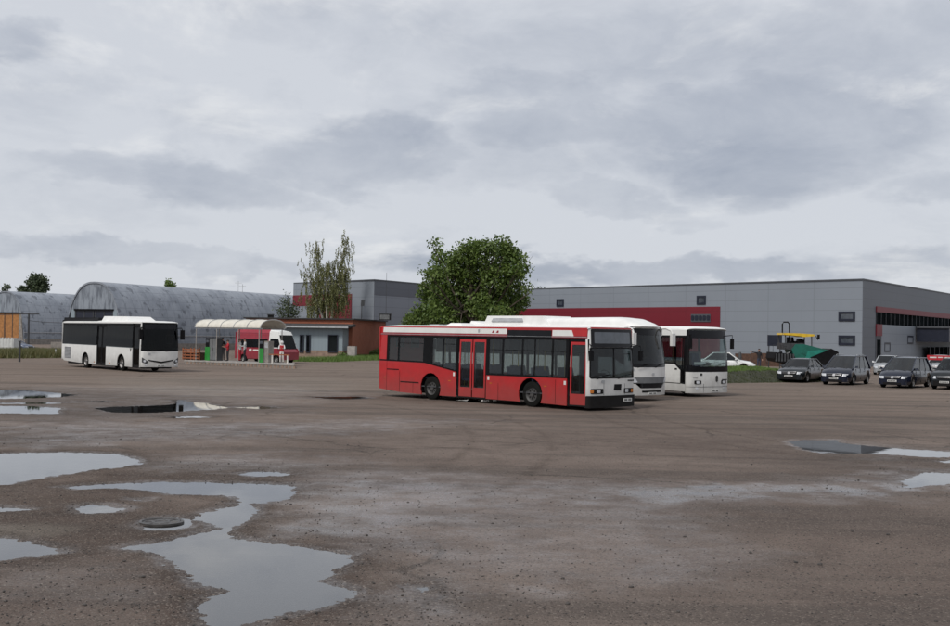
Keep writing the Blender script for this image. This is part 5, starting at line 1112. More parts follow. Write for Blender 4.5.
# ------------------------------------------------------------------ cars
CW = wheel_mesh(.315, .20, n=24)
def car(kind, label, name, paint, loc, yaw, group=None, L=4.7, W=1.8, H=1.45, rails=False, emblem=0, cat='car'):
    # local: x forward from the rear bumper, y left
    t = thing(name, label, cat, loc, yaw, group); k = L / 4.7; h = H
    van = kind == 'mpv'; est = kind == 'suv'
    if van:   top = [(0, .62), (.02, .95), (.12, 1.02), (1.0, 1.02), (3.45, 1.02), (3.75, 1.00), (4.15, .90), (4.45, .74), (4.60, .55)]; cab = dict(x0=.08, x1=3.82, t0=.50, t1=2.42, zb=.98)
    elif est: top = [(0, .62), (.02, 1.0), (.12, 1.06), (1.0, 1.06), (3.2, 1.06), (3.5, 1.05), (4.3, 1.00), (4.50, .90), (4.60, .60)]; cab = dict(x0=.10, x1=3.35, t0=.40, t1=2.50, zb=1.03)
    else:     top = [(0, .62), (.04, .90), (.15, .97), (.95, .98), (3.2, .96), (3.45, .94), (4.2, .83), (4.50, .70), (4.62, .52)]; cab = dict(x0=.55, x1=3.42, t0=1.35, t1=2.55, zb=.93)
    hw = W / 2
    def wid(x):
        f = 1 - max(0, (x - 3.9 * k) / (.8 * k)) ** 2.2 * .22 - max(0, (.5 - x) / .5) ** 2 * .07; return hw * f
    xs = sorted(set([a * k for a, _ in top] + lin(0.15 * k, 4.2 * k, 16) + [4.55 * k, 4.66 * k])); zs = np.interp(xs, [a * k for a, _ in top] + [4.7 * k], [b for _, b in top] + [.50]); 
    V = []; F = []; cs_ = []
    for x, zt in zip(xs, zs):
        w = wid(x); zb_ = .20 + .08 * max(0, (x - 4.2 * k)) + .1 * max(0, .3 - x)
        r = [(-w * .90, zb_), (-w * .985, zb_ + .12), (-w, .48), (-w * .995, .62), (-w * .965, zt - .10), (-w * .88, zt - .025), (-w * .55, zt + .012), (0, zt + .03)]
        r = r + [(-a, b) for a, b in r[-2::-1]]; cs_.append(r); V += [(x, a, b) for a, b in r]
    m = len(cs_[0])
    for i in range(len(xs) - 1):
        for j in range(m): F.append((i * m + j, i * m + (j + 1) % m, (i + 1) * m + (j + 1) % m, (i + 1) * m + j))
    F += [tuple(range(m)), tuple((len(xs) - 1) * m + j for j in range(m))[::-1]]
    q = MB(); q.add(V, F); body = q.build('body', paint, t, angle=.75)
    wxs = (.82 * k, 3.72 * k)
    # wheel wells cut through the body
    q = MB()
    for x in wxs: q.lathe([(-hw - .2, .37), (hw + .2, .37)], (x, 0, .33), 'y', 28)
    cut = q.build('cutter', 'black'); cut.parent = t; bm_ = body.modifiers.new('cut', 'BOOLEAN'); bm_.object = cut; bm_.operation = 'DIFFERENCE'; bm_.solver = 'EXACT'
    bpy.context.view_layer.update(); dg = bpy.context.evaluated_depsgraph_get(); nm_ = bpy.data.meshes.new_from_object(body.evaluated_get(dg)); body.modifiers.clear(); body.data = nm_; nm_.name = 'body'; bpy.data.objects.remove(cut)
    q = MB(); q.box(.35, 4.3 * k, -hw * .80, hw * .80, .17, .55); q.build('underbody', 'black', t)
    for x in wxs:
        for sd in (-1, 1): put_wheel(t, CW, x, sd * (hw - .12), .315, sd)
    # cabin
    zb_, x0, x1, t0, t1 = cab['zb'], cab['x0'] * k, cab['x1'] * k, cab['t0'] * k, cab['t1'] * k; wb = hw * .93; wt = hw * (.72 if van else .68); 
    def cabp(a, b, c):                                              # a 0..1 along, b 0..1 up, c -1..1 across
        xa = (x0 + (t0 - x0) * b) * (1 - a) + (x1 + (t1 - x1) * b) * a; ww = wb + (wt - wb) * b ** 1.25
        bul = 4 * a * (1 - a) * .045 * b; xa += (1 - c * c) * .10 * (a - .5) * 2 * (1 if a in (0, 1) else .0)
        return (xa, ww * c, zb_ - .03 + (h - zb_ + .03 - .02) * b + bul)
    V = []; na, nb_ = 12, 6
    def grid(fn, n1, n2, off, mat_i, qq):
        V = []; 
        for i in range(n1 + 1):
            for j in range(n2 + 1): V.append(fn(i / n1, j / n2))
        qq.add(V, [(i * (n2 + 1) + j, (i + 1) * (n2 + 1) + j, (i + 1) * (n2 + 1) + j + 1, i * (n2 + 1) + j + 1) for i in range(n1) for j in range(n2)], mat_i)
    # roof and pillars painted; glass inset panels
    def rp(a, c):
        x_, y_, z_ = cabp(.5, 1, c); xx = t0 - .02 + (t1 + .02 - t0 + .02) * a; e = (1 - abs(2 * a - 1) ** 3); ec = 1 - abs(c) ** 3
        return (xx + (1 - c * c) * .10 * (2 * a - 1), wt * 1.03 * c, h - .065 + .055 * e + .045 * ec * (.4 + .6 * e))
    q = MB(); grid(lambda i, j: rp(i, 2 * j - 1), 10, 10, 0, 0, q)
    grid(lambda i, j: (lambda p: (p[0], p[1], p[2] - .06))(rp(i, 2 * j - 1)), 10, 10, 0, 0, q)
    def pil(a0, b0, a1, b1, c, r=.035): P0 = cabp(a0, b0, c); P1 = cabp(a1, b1, c); q.tube([P0, P1], r, 6)
    for c in (-1, 1):
        pil(1, 0, 1, 1, c, .045); pil(0, 0, 0, 1, c, .06); pil(.02, .97, .98, .97, c, .04)
    q.build('roof', paint, t, angle=.9)
    q = MB(); 
    for c in (-.965, .965):
        for a in ((.36, .66) if not van else (.30, .62)): P0 = cabp(a, 0, c * 1.0); P1 = cabp(a, .98, c); q.tube([P0, P1], .035, 6)
    q.build('window_post', 'black', t)
    for c in (-1, 1):
        q = MB(); grid(lambda i, j, c=c: cabp(i, j, c * .975), 6, 5, 0, 0, q); q.build('side_window', 'glasscar', t)
    q = MB(); grid(lambda i, j: cabp(1, j, (2 * i - 1) * .97), 8, 5, 0, 0, q); q.build('windscreen', 'glasscar', t)
    q = MB(); grid(lambda i, j: cabp(0, j, (2 * i - 1) * .97), 8, 5, 0, 0, q); q.build('rear_window', 'glasscar', t)
    q = MB(); q.box(x0 + .3, x1 - .6, -wb * .8, wb * .8, .5, zb_ - .05)
    for x in (x0 + 1.0, x1 - 1.55):
        for y_ in (-.4, .4): q.box(x, x + .14, y_ - .22, y_ + .22, zb_ - .1, zb_ + .28)
    q.build('interior', 'inter', t, bevel=.02)
    fx = lambda y_: 4.665 * k - .10 * (abs(y_) / hw) ** 2 - .10 * max(0, (abs(y_) / hw - .7) / .3)
    fr = lambda off=0.: (lambda y_, z, d: (fx(y_) + off - d - .13 * max(0, z - .5) / .2 * .6, y_, z))
    uc = lin(-hw, hw, 10)
    q = MB(); q.prism([(-hw * .86, .20), (hw * .86, .20), (hw * .86, .47), (-hw * .86, .47)], .12, fr(.05), uc=uc); q.build('bumper', paint if not est else 'black', t, bevel=.0)
    q = MB(); q.prism([(-.5, .22), (.5, .22), (.45, .32), (-.5, .32)], .05, fr(.06), uc=uc); q.build('air_intake', 'black', t)
    q = MB(); gz = .60 if not est else .66; q.prism(rrect(-.42, .42, gz - .07, gz + .07, .03), .12, fr(.04), uc=uc); gr_ = q.build('grille', 'black', t)
    q = MB(); q.prism(rrect(-.44, .44, gz + .07, gz + .085, .005), .12, fr(.05), uc=uc); q.prism(rrect(-.40, .40, gz - .01, gz + .005, .005), .12, fr(.05), uc=uc); q.build('grille_trim', 'chrome', gr_)
    if emblem: q = MB(); q.prism(rrect(-.08, .08, gz - .06, gz + .08, .05), .02, fr(.065)); q.build('front_badge', 'chrome', t)
    for sd in (-1, 1):
        q = MB(); q.prism([(sd * .48, gz - .07), (sd * .74, gz - .06), (sd * .80, gz + .07), (sd * .50, gz + .08)][::sd], .14, fr(.035), uc=uc); q.build('headlamp', 'lens', t)
        x_, y_, z_ = cabp(.93, .04, sd); q = MB(); q.hexa([(x_ - .16, y_ + sd * .04, z_ + .02), (x_ - .02, y_ + sd * .04, z_ + .02), (x_ - .02, y_ + sd * .24, z_ + .04), (x_ - .10, y_ + sd * .24, z_ + .04)], [(x_ - .16, y_ + sd * .06, z_ + .14), (x_ - .04, y_ + sd * .06, z_ + .14), (x_ - .06, y_ + sd * .22, z_ + .16), (x_ - .12, y_ + sd * .22, z_ + .16)]); q.build('mirror', paint, t, bevel=.02)
        q = MB(); q.box(-.02, .05, sd * hw * .78 - .12, sd * hw * .78 + .12, .70, .90); q.build('tail_lamp', 'redlens', t, bevel=.01)
        q = MB()
        for x in (1.45 * k, 2.35 * k, 3.22 * k): q.prism([(x, .30), (x + .012, .30), (x + .012, zb_ - .02), (x, zb_ - .02)], .02, lambda a, z, d, sd=sd: (a, sd * (hw * (1 - .02 * max(0, z - .6) / .3) + .004 - d), z))
        q.build('door_gap', 'black', t)
        q = MB()
        for x in (1.55 * k, 2.45 * k): q.box(x, x + .16, sd * hw * .985 - .015, sd * hw * .985 + .015, .76, .785)
        q.build_each('door_handle', paint, t)
        if rails: q = MB(); q.tube([(t0 + .15, sd * wt * .93, h), (t0 + .3, sd * wt * .93, h + .06), (t1 - .3, sd * wt * .93, h + .06), (t1 - .15, sd * wt * .93, h)], .016, 6); q.build('roof_rail', 'steel', t)
    q = MB(); q.prism(rrect(-.26, .26, .36, .47, .01), .02, fr(.075), uc=uc); pl = q.build('number_plate', 'plate', t)
    q = MB()
    for j in range(6): a = -.22 + j * .075; q.prism(rect(a, a + .05, .385, .445), .006, fr(.08))
    q.build('plate_characters', 'ink', pl)
    q = MB()
    for y0_, y1_ in ((.55, .0), (-.05, -.5)):
        a = cabp(1, .03, y0_ / wb); b_ = cabp(1, .12, y1_ / wb); q.tube([(a[0] + .03, y0_, a[2] + .01), (b_[0] + .10, y1_, b_[2])], .008, 4)
    q.build_each('wiper', 'black', t)
    return t
CY = R_(-124)
def place(u, v, off, yaw, **k):                                    # (u, v): ground under the near front wheel side corner of the front bumper
    p = G(u, v)[:2]; h_ = np.array([math.cos(yaw), math.sin(yaw)]); lf = np.array([-h_[1], h_[0]]); c = p + lf * off[1] - h_ * off[0]; return (c[0], c[1], 0)
CG = 'cars parked along the right side of the yard'
def carpx(kind, label, name, paint, u0, u1, v, yaw, L, W, H, **k):   # front bumper spans photo columns u0..u1, its foot at row v
    h_ = np.array([math.cos(yaw), math.sin(yaw)]); p = G((u0 + u1) / 2, v)[:2]; o = p - h_ * (L - .45)
    return car(kind, label, name, paint, (o[0], o[1], 0), yaw, CG, L, W, H, **k)
carpx('sedan', 'charcoal sedan with silver headlamps, leftmost of the dark cars and below the green paver', 'parked_car', 'carblack', 776, 806, 382.5, CY, 4.6, 1.78, 1.46, emblem=1)
carpx('mpv', 'dark navy people carrier with roof rails, directly right of the charcoal sedan', 'parked_car', 'carnavy', 820, 852, 385, CY, 4.6, 1.82, 1.73, rails=True, emblem=1)
carpx('mpv', 'dark people carrier without roof rails, in front of the building entrance', 'parked_car', 'carnavy', 878, 911, 388, CY - .05, 4.6, 1.82, 1.72, emblem=1)
carpx('suv', 'dark car with tall grille cut off by the right edge', 'parked_car', 'carblack', 929, 964, 389.5, CY - .05, 4.6, 1.84, 1.72)
carpx('sedan', 'pale silver car half hidden between the two dark people carriers', 'parked_car', 'carsilver', 874, 895, 375, CY + .15, 4.4, 1.76, 1.50)
carpx('sedan', 'pale silver car behind the rightmost dark cars, in front of the red board', 'parked_car', 'carsilver', 925, 950, 374.5, CY + .1, 4.5, 1.8, 1.55)
pw = at(757, 366, 93); car('sedan', 'white car on the far side of the grass bank beside the coach front', 'parked_car', 'carwhite', (pw[0] - 4.45, pw[1] + 1.0, 0.05), R_(-14), None, 4.5, 1.78, 1.52)
pw = at(10, 353, 127); car('sedan', 'old dusty blue car in the weeds beside the white container', 'parked_car', 'carblue', (pw[0] - 1.6, pw[1], 0.), R_(-12), None, 4.3, 1.75, 1.42)
# red board beyond the cars
p = at(927, 360, 93); t = thing('barrier_board', 'long red board with white blotches behind the silver car at the right edge', 'board', (p[0], p[1], 0), R_(-30))
q = MB(); q.box(0, 5.5, -.03, .03, 1.25, 1.62); bd = q.build('board', 'cred', t, bevel=.01)
q = MB()
for k, (a, w_) in enumerate(((.2, .5), (.8, .35), (1.3, .6), (2.1, .4), (2.7, .5), (3.5, .5), (4.3, .6))): q.box(a, a + w_, -.04, -.032, 1.40 + .02 * (k % 2), 1.50)
q.build('white_blotches', 'plate', bd)
for x in (.3, 2.8, 5.2): q = MB(); q.box(x - .04, x + .04, .03, .1, 0, 1.3); q.build('post', 'dsteel', t)

# ------------------------------------------------------------------ road paver
YP = 101.; p = at(800, 369, YP); t = thing('road_paver', 'green road paving machine with yellow canopy on the bank behind the charcoal sedan', 'paver', (p[0], p[1], 0)); o = np.array([p[0], p[1], 0])
def L2(u, v, d=0.): w = at(u, v, YP) - o; return (w[0], w[1] * 0 + d, w[2])
def slab(name, m, pts, d0, d1, parent=t, bevel=.03):
    q = MB(); w = [L2(u, v) for u, v in pts]; q.prism([(a[0], a[2]) for a in w], d1 - d0, lambda x, z, d: (x, d0 + d, z)); return q.build(name, m, parent, bevel=bevel)
bd = slab('body', 'paver', [(788, 349), (792, 344), (800, 344), (812, 347), (828, 351), (830, 358), (806, 361), (796, 362), (790, 356)], -1.2, 1.2)
slab('side_hood', 'paverl', [(800, 361), (804, 351), (815, 349.5), (825, 352), (822, 358)], -1.26, -1.18, bd, .02)  # hood panel with its highlight painted as a brighter green
slab('engine_deck', 'paver', [(797, 353), (803, 348), (826, 352), (823, 356), (804, 356)], -1.23, -1.15, bd, .02)
slab('hopper', 'black', [(806, 357), (827, 348.5), (834, 352), (833, 360), (827, 365), (816, 363)], -1.3, 1.3)
slab('operator_platform', 'dsteel', [(780, 343), (800, 343), (800, 347), (790, 350), (780, 349)], -1.1, 1.1)
for x0, x1, d in ((786, 790, -.6), (793, 797, .3)):
    s_ = slab('operator_seat', 'black', [(x0, 343.5), (x0, 337), (x0 + 1.5, 337), (x0 + 2, 341), (x1 + 1, 341.5), (x1 + 1, 343.5)], d, d + .5, bevel=.04)
slab('console', 'black', [(797, 344), (799, 338.5), (803, 340), (802, 344)], -.5, .7)
slab('canopy', 'yellow', [(780, 334.8), (780.5, 333), (795, 333.3), (810, 334.4), (810.5, 336.2), (800, 337), (797, 336.2), (790, 335.6)], -1.25, 1.25, bevel=.05)
q = MB()
for u, d in ((782, -1.1), (782, 1.1), (808, -1.1), (808, 1.1)): a = L2(u, 335, d); b_ = L2(u - (0 if u > 800 else 0), 348, d); q.tube([a, b_], .05, 6)
q.build_each('canopy_post', 'dsteel', t)
q = MB(); q.tube([L2(779.6, 333, -.9), L2(779.6, 324, -.9), L2(781, 322.2, -.9), L2(785, 322.2, -.9), L2(786.6, 324, -.9), L2(786.8, 345, -.9)], .06, 7); q.build('exhaust_loop', 'black', t)
slab('screed', 'black', [(770, 358), (771, 352), (781, 353), (790, 356), (792, 362), (786, 364), (772, 361)], -1.5, 1.5)
q = MB()
for d in (-1.35, 1.35): q.tube([L2(786, 352, d), L2(778, 356, d), L2(775, 353, d)], .09, 6); q.tube([L2(777, 352, d), L2(777, 345, d), L2(783, 346, d)], .03, 5)
q.build_each('screed_arm', 'dsteel', t)
q = MB(); 
for k in range(7): q.box(*sorted((L2(771 + k * 2.8, 360)[0], L2(772.6 + k * 2.8, 360)[0])), -1.56, -1.4, L2(780, 361)[2], L2(780, 353.5)[2])
q.build('screed_ribs', 'dsteel', t)
for d in (-1.1, .75):
    w = [L2(u, v) for u, v in ((786, 369), (784, 366), (787, 363), (795, 361.5), (822, 361.5), (826, 365), (823, 369))]; q = MB(); q.prism([(a[0], max(.03, a[2])) for a in w], .35, lambda x, z, dd, d=d: (x, d + dd, z)); tr = q.build('track', 'rubber', t, bevel=.05)
    q = MB()
    for k in range(6): c = L2(788.5 + k * 6.6, 366); q.lathe([(-.02, .001), (-.02, .20), (.37, .20), (.37, .001)], (c[0], d, .27), 'y', 14)
    q.build('rollers', 'dsteel', t).parent = tr
q = MB(); a = L2(812, 336, -1.1); b_ = L2(814, 340, -1.2); q.tube([a, b_], .03, 5); q.box(b_[0] - .05, b_[0] + .12, -1.3, -1.1, b_[2] + .05, b_[2] + .45); q.build('mirror', 'black', t)
# dark notice board behind the paver
p = at(774.5, 360, 108); zt, zb_ = at(774, 335, 108)[2], at(774, 346, 108)[2]
t = thing('notice_board', 'dark rectangular board standing left of the paver canopy', 'board', (p[0], p[1], 0)); q = MB(); q.box(-.65, .65, -.04, .04, zb_, zt); q.build('panel', 'frame', t, bevel=.01)
for x in (-.5, .5): q = MB(); q.box(x - .04, x + .04, .04, .10, 0, zb_ + .3); q.build('leg', 'dsteel', t)
# low brown timber stack wall
p = at(735, 363, 118); t = thing('timber_wall', 'low brown timber boarding along the foot of the warehouse', 'wall', (p[0], p[1], 0), R_(-3))
for k in range(4): q = MB(); q.box(k * 1.55, k * 1.55 + 1.5, -.1, .1, .0, 1.22 + .07 * (k % 2)); q.build('board_panel', 'wood', t)
q = MB(); q.box(-.1, 6.3, .12, .2, .3, .45); q.build('rail', 'dsteel', t)

# ------------------------------------------------------------------ roofed filling bay with its van
A = G(184.5, 363.8)[:2]; Bp = G(294, 368.6)[:2]; dF = unit(Bp - A); nB = np.array([-dF[1], dF[0]]); LF = np.linalg.norm(Bp - A); yawF = math.atan2(dF[1], dF[0])
t = thing('filling_bay', 'open filling bay with pale barrel vault roof on thin white posts over a low platform', 'shelter', (A[0], A[1], 0), yawF); FB_ = t
s_of = lambda u, v=366, y_=0.: onp(u, v, A + nB * y_, dF)[0]
bx = onp(294, 366, A + nB * 3.0, dF)[0]
q = MB(); q.hexa([(0, 0, -.05), (LF, 0, -.05), (bx, 3., -.05), (0, 3., -.05)], [(0, 0, .20), (LF, 0, .20), (bx, 3., .20), (0, 3., .20)]); pf = q.build('platform', 'conc', t, bevel=.02)
q = MB(); q.hexa([(-.03, -.03, .20), (LF + .03, -.03, .20), (bx + .03, 3.03, .20), (-.03, 3.03, .20)], [(-.03, -.03, .29), (LF + .03, -.03, .29), (bx + .03, 3.03, .29), (-.03, 3.03, .29)]); q.build('platform_slab', 'slab', pf, bevel=.01)
q = MB(); k = .3
while k < LF: q.box(k, k + .22, -.028, -.002, .0, .17); k += .42
q.build('platform_blocks', 'plinth', pf)
xa, xb = s_of(192), s_of(256); ze, zr = 2.88, 3.5; y0, y1 = .35, 2.6
for u in (192, 212.5, 234, 256): 
    for y_ in (y0, y1): q = MB(); q.tube([(s_of(u) - (.12 if u > 250 else 0), y_, .28), (s_of(u) - (.12 if u > 250 else 0), y_, ze)], .035, 6); q.build('post', 'slab', t)
xb = s_of(257.5)
for y_ in (y0, y1): q = MB(); q.box(xa, xb, y_ - .04, y_ + .04, ze - .1, ze); q.build('eaves_beam', 'steel', t)
n = 14; V = []; xs = [xa] + lin(xa, xb + 0.01, 5) + [xb]
for x in xs:
    for r in (0, .03): V += [(x, (y0 + y1) / 2 - ((y1 - y0) / 2 + .12 - r) * math.cos(math.pi * j / n), ze + (zr - ze - r) * math.sin(math.pi * j / n) ** .85) for j in range(n + 1)]
m = 2 * (n + 1); F = []
for i in range(len(xs) - 1):
    for j in range(n): F += [(i * m + j, i * m + j + 1, (i + 1) * m + j + 1, (i + 1) * m + j), (i * m + n + 1 + j, (i + 1) * m + n + 1 + j, (i + 1) * m + n + 2 + j, i * m + n + 2 + j)]
for j in range(n): e = (len(xs) - 1) * m; F += [(j, n + 1 + j, n + 2 + j, j + 1), (e + j, e + j + 1, e + n + 2 + j, e + n + 1 + j)]
q = MB(); q.add(V, F); vr = q.build('vault_roof', 'canopy', t, angle=.8)
for x in xs: q = MB(); q.tube([(x, (y0 + y1) / 2 - ((y1 - y0) / 2 + .15) * math.cos(math.pi * j / n), ze + (zr - ze + .02) * math.sin(math.pi * j / n) ** .85) for j in range(n + 1)], .025, 5); q.build('roof_rib', 'steel', vr)
def onbay(u, y_, z=.30): return A + dF * s_of(u, 366, y_) + nB * y_
def disp(u, label, right):
    p = onbay(u, 1.2); t = thing('fuel_dispenser', label, 'dispenser', (p[0], p[1], .30), yawF, 'green fuel dispensers under the vault')
    q = MB(); q.box(-.28, .28, -.25, .25, 0, 1.05); q.build('cabinet', 'green', t, bevel=.03); q = MB(); q.box(-.24, .24, -.22, .22, 1.05, 1.75); hd = q.build('display_head', 'black', t, bevel=.03)
    q = MB(); q.box(-.17, .17, -.235, -.22, 1.4, 1.6); q.build('screen', 'wglass', hd); q = MB(); q.tube([(.3, -.1, .9), (.42, -.15, .5), (.38, -.12, .25), (.30, -.05, .6)], .02, 6); q.build('hose', 'black', t)
    return t
disp(209.5, 'green fuel dispenser with black head near the left posts', 1); disp(263, 'green fuel dispenser standing in front of the crimson van', 0)
p = onbay(215.5, 1.3); t = thing('storage_cabinet', 'tall dark cabinet right of the left green dispenser', 'cabinet', (p[0], p[1], .30), yawF)
q = MB(); q.box(-.48, .48, -.3, .3, 0, 1.78); q.build('body', 'dsteel', t, bevel=.02)
for sx in (-1, 1): q = MB(); q.box(min(0.02 * sx, .44 * sx), max(.02 * sx, .44 * sx), -.32, -.30, .06, 1.72); d_ = q.build('door', 'inter', t); q = MB(); q.box(sx * .06 - .015, sx * .06 + .015, -.35, -.32, .8, 1.0); q.build('handle', 'chrome', d_)
p = onbay(268.5, 1.2); t = thing('storage_cabinet', 'grey brown cabinet right of the green dispenser by the van', 'cabinet', (p[0], p[1], .30), yawF)
q = MB(); q.box(-.25, .25, -.25, .25, 0, 1.62); q.build('body', 'conc', t, bevel=.03); q = MB(); q.box(-.2, .2, -.265, -.25, 1.1, 1.5); q.build('panel', 'steel', t)
p = onbay(279, .5); t = thing('railing', 'low reddish white rail at the right end of the filling bay', 'railing', (p[0], p[1], .30), yawF)
q = MB(); q.box(-1.1, 1.1, -.03, .03, .60, .68); q.build('top_rail', 'orange', t, bevel=.01)
for x in (-.75, .9): q = MB(); q.box(x - .05, x + .05, -.03, .03, 0, .6); q.build('leg', 'sand', t)
p = onbay(196, .9); t = thing('timber_crate', 'orange brown slatted crates at the left end of the filling bay', 'crate', (p[0], p[1], .30), yawF)
for z in (.1, .32, .54, .76): q = MB(); q.box(-1.35, .8, -.33, -.30, z, z + .1); q.build('slat', 'orange', t)
for x in (-1.3, -.95, -.3, .1, .75): q = MB(); q.box(x - .05, x + .05, -.30, -.24, 0, .95); q.build('post', 'orange', t)
q = MB(); q.box(-1.25, .7, -.22, .3, 0, .6); q.build('load', 'wood', t, bevel=.03)
# crimson minibus with white cab
yv = R_(-30); cv = at(234.5, 362, 101.)
t = thing('minibus', 'crimson high roofed van with a white cab parked behind the filling bay', 'van', (cv[0], cv[1], 0), yv); Lv, Wv, Hv = 5.3, 1.95, 2.78
VM = lambda sd, off=0.: (lambda u, v, d: (u, sd * (Wv / 2 - .10 * max(0, v - 1.2) ** 1.4 + off - d) + Wv / 2, v))
def aro(xc, r=.40, zb=.35, zc=.33, n=10): a0 = math.asin((zb - zc) / r); return [(xc + r * math.cos(math.pi - a0 - (math.pi - 2 * a0) * k / n), zc + r * math.sin(math.pi - a0 - (math.pi - 2 * a0) * k / n)) for k in range(n + 1)]
for sd in (-1, 1):
    q = MB(); q.prism([(0, .35)] + aro(.95) + [(3.62, .35), (3.62, 2.55), (.1, 2.55), (0, 1.4)], .05, VM(sd), holes=[rect(.35, 3.15, 1.28, 1.98)[::-1]], vc=(1.3, 1.6, 2., 2.3)); q.build('side_panel', 'vanred', t)
    q = MB(); q.prism(rect(.3, 3.2, 1.24, 2.02), .01, VM(sd, -.02)); q.build('side_window', 'glassd', t)
    q = MB(); q.prism([(3.62, .35)] + aro(4.45) + [(5.2, .35), (5.28, .95), (5.12, 1.25), (3.62, 1.25)], .05, VM(sd), vc=(.8,)); q.build('cab_side', 'vanred', t)
    q = MB(); q.prism([(3.62, 1.25), (5.08, 1.25), (4.66, 2.30), (4.55, 2.62), (3.62, 2.66)], .05, VM(sd), holes=[[(3.74, 1.32), (4.90, 1.32), (4.60, 2.05), (3.74, 2.05)][::-1]], vc=(1.6, 2., 2.3)); q.build('cab_pillar', 'white', t)
    q = MB(); q.prism([(3.70, 1.28), (4.94, 1.28), (4.62, 2.08), (3.70, 2.08)], .01, VM(sd, -.02)); q.build('cab_window', 'glassd', t)
    for x in (.95, 4.45): put_wheel(t, CW, x, Wv / 2 + sd * (Wv / 2 - .13), .33, sd)
    q = MB(); q.box(4.6, 4.75, Wv / 2 + sd * (Wv / 2 + .05), Wv / 2 + sd * (Wv / 2 + .25), 1.35, 1.65); q.build('mirror', 'black', t)
q = MB(); q.hexa([(.02, .12, 2.5), (3.62, .12, 2.5), (3.62, Wv - .12, 2.5), (.02, Wv - .12, 2.5)], [(.15, .30, Hv), (3.62, .30, Hv), (3.62, Wv - .30, Hv), (.15, Wv - .30, Hv)]); q.build('roof', 'vanred', t, bevel=.08)
q = MB(); q.hexa([(3.62, .12, 2.5), (4.72, .14, 2.35), (4.72, Wv - .14, 2.35), (3.62, Wv - .12, 2.5)], [(3.62, .30, Hv), (4.5, .35, Hv - .12), (4.5, Wv - .35, Hv - .12), (3.62, Wv - .30, Hv)]); q.build('cab_roof', 'white', t, bevel=.08)
q = MB(); q.hexa([(5.07, .08, 1.22), (5.11, .08, 1.22), (5.11, Wv - .08, 1.22), (5.07, Wv - .08, 1.22)], [(4.66, .2, 2.36), (4.70, .2, 2.38), (4.70, Wv - .2, 2.38), (4.66, Wv - .2, 2.36)]); q.build('windscreen', 'glassd', t)
q = MB(); q.hexa([(5.05, .05, 1.0), (5.27, .08, .9), (5.27, Wv - .08, .9), (5.05, Wv - .05, 1.0)], [(5.05, .08, 1.24), (5.22, .15, 1.0), (5.22, Wv - .15, 1.0), (5.05, Wv - .08, 1.24)]); q.build('bonnet', 'vanred', t, bevel=.04)
q = MB(); q.box(5.18, 5.30, .06, Wv - .06, .32, .95); q.build('front_panel', 'vanred', t, bevel=.04); q = MB(); q.box(.0, .06, .06, Wv - .06, .4, 2.55); q.build('rear_door', 'vanred', t); q = MB(); q.box(.3, 5.1, .25, Wv - .25, .3, .7); q.build('chassis', 'black', t)
q = MB(); q.prism(rrect(1.55, 1.85, .95, 1.18, .08), .01, VM(-1, .012)); q.prism(rrect(2.0, 2.7, 1.0, 1.13, .04), .01, VM(-1, .012)); q.build_each('door_mark', 'sand', t)
q = MB(); q.prism([(.1, 1.26), (3.6, 1.26), (3.6, 1.22), (.1, 1.22)], .01, VM(-1, .01)); q.prism(rect(.06, 3.6, 2.30, 2.34), .01, VM(-1, .01)); q.build_each('moulding', 'dred', t)

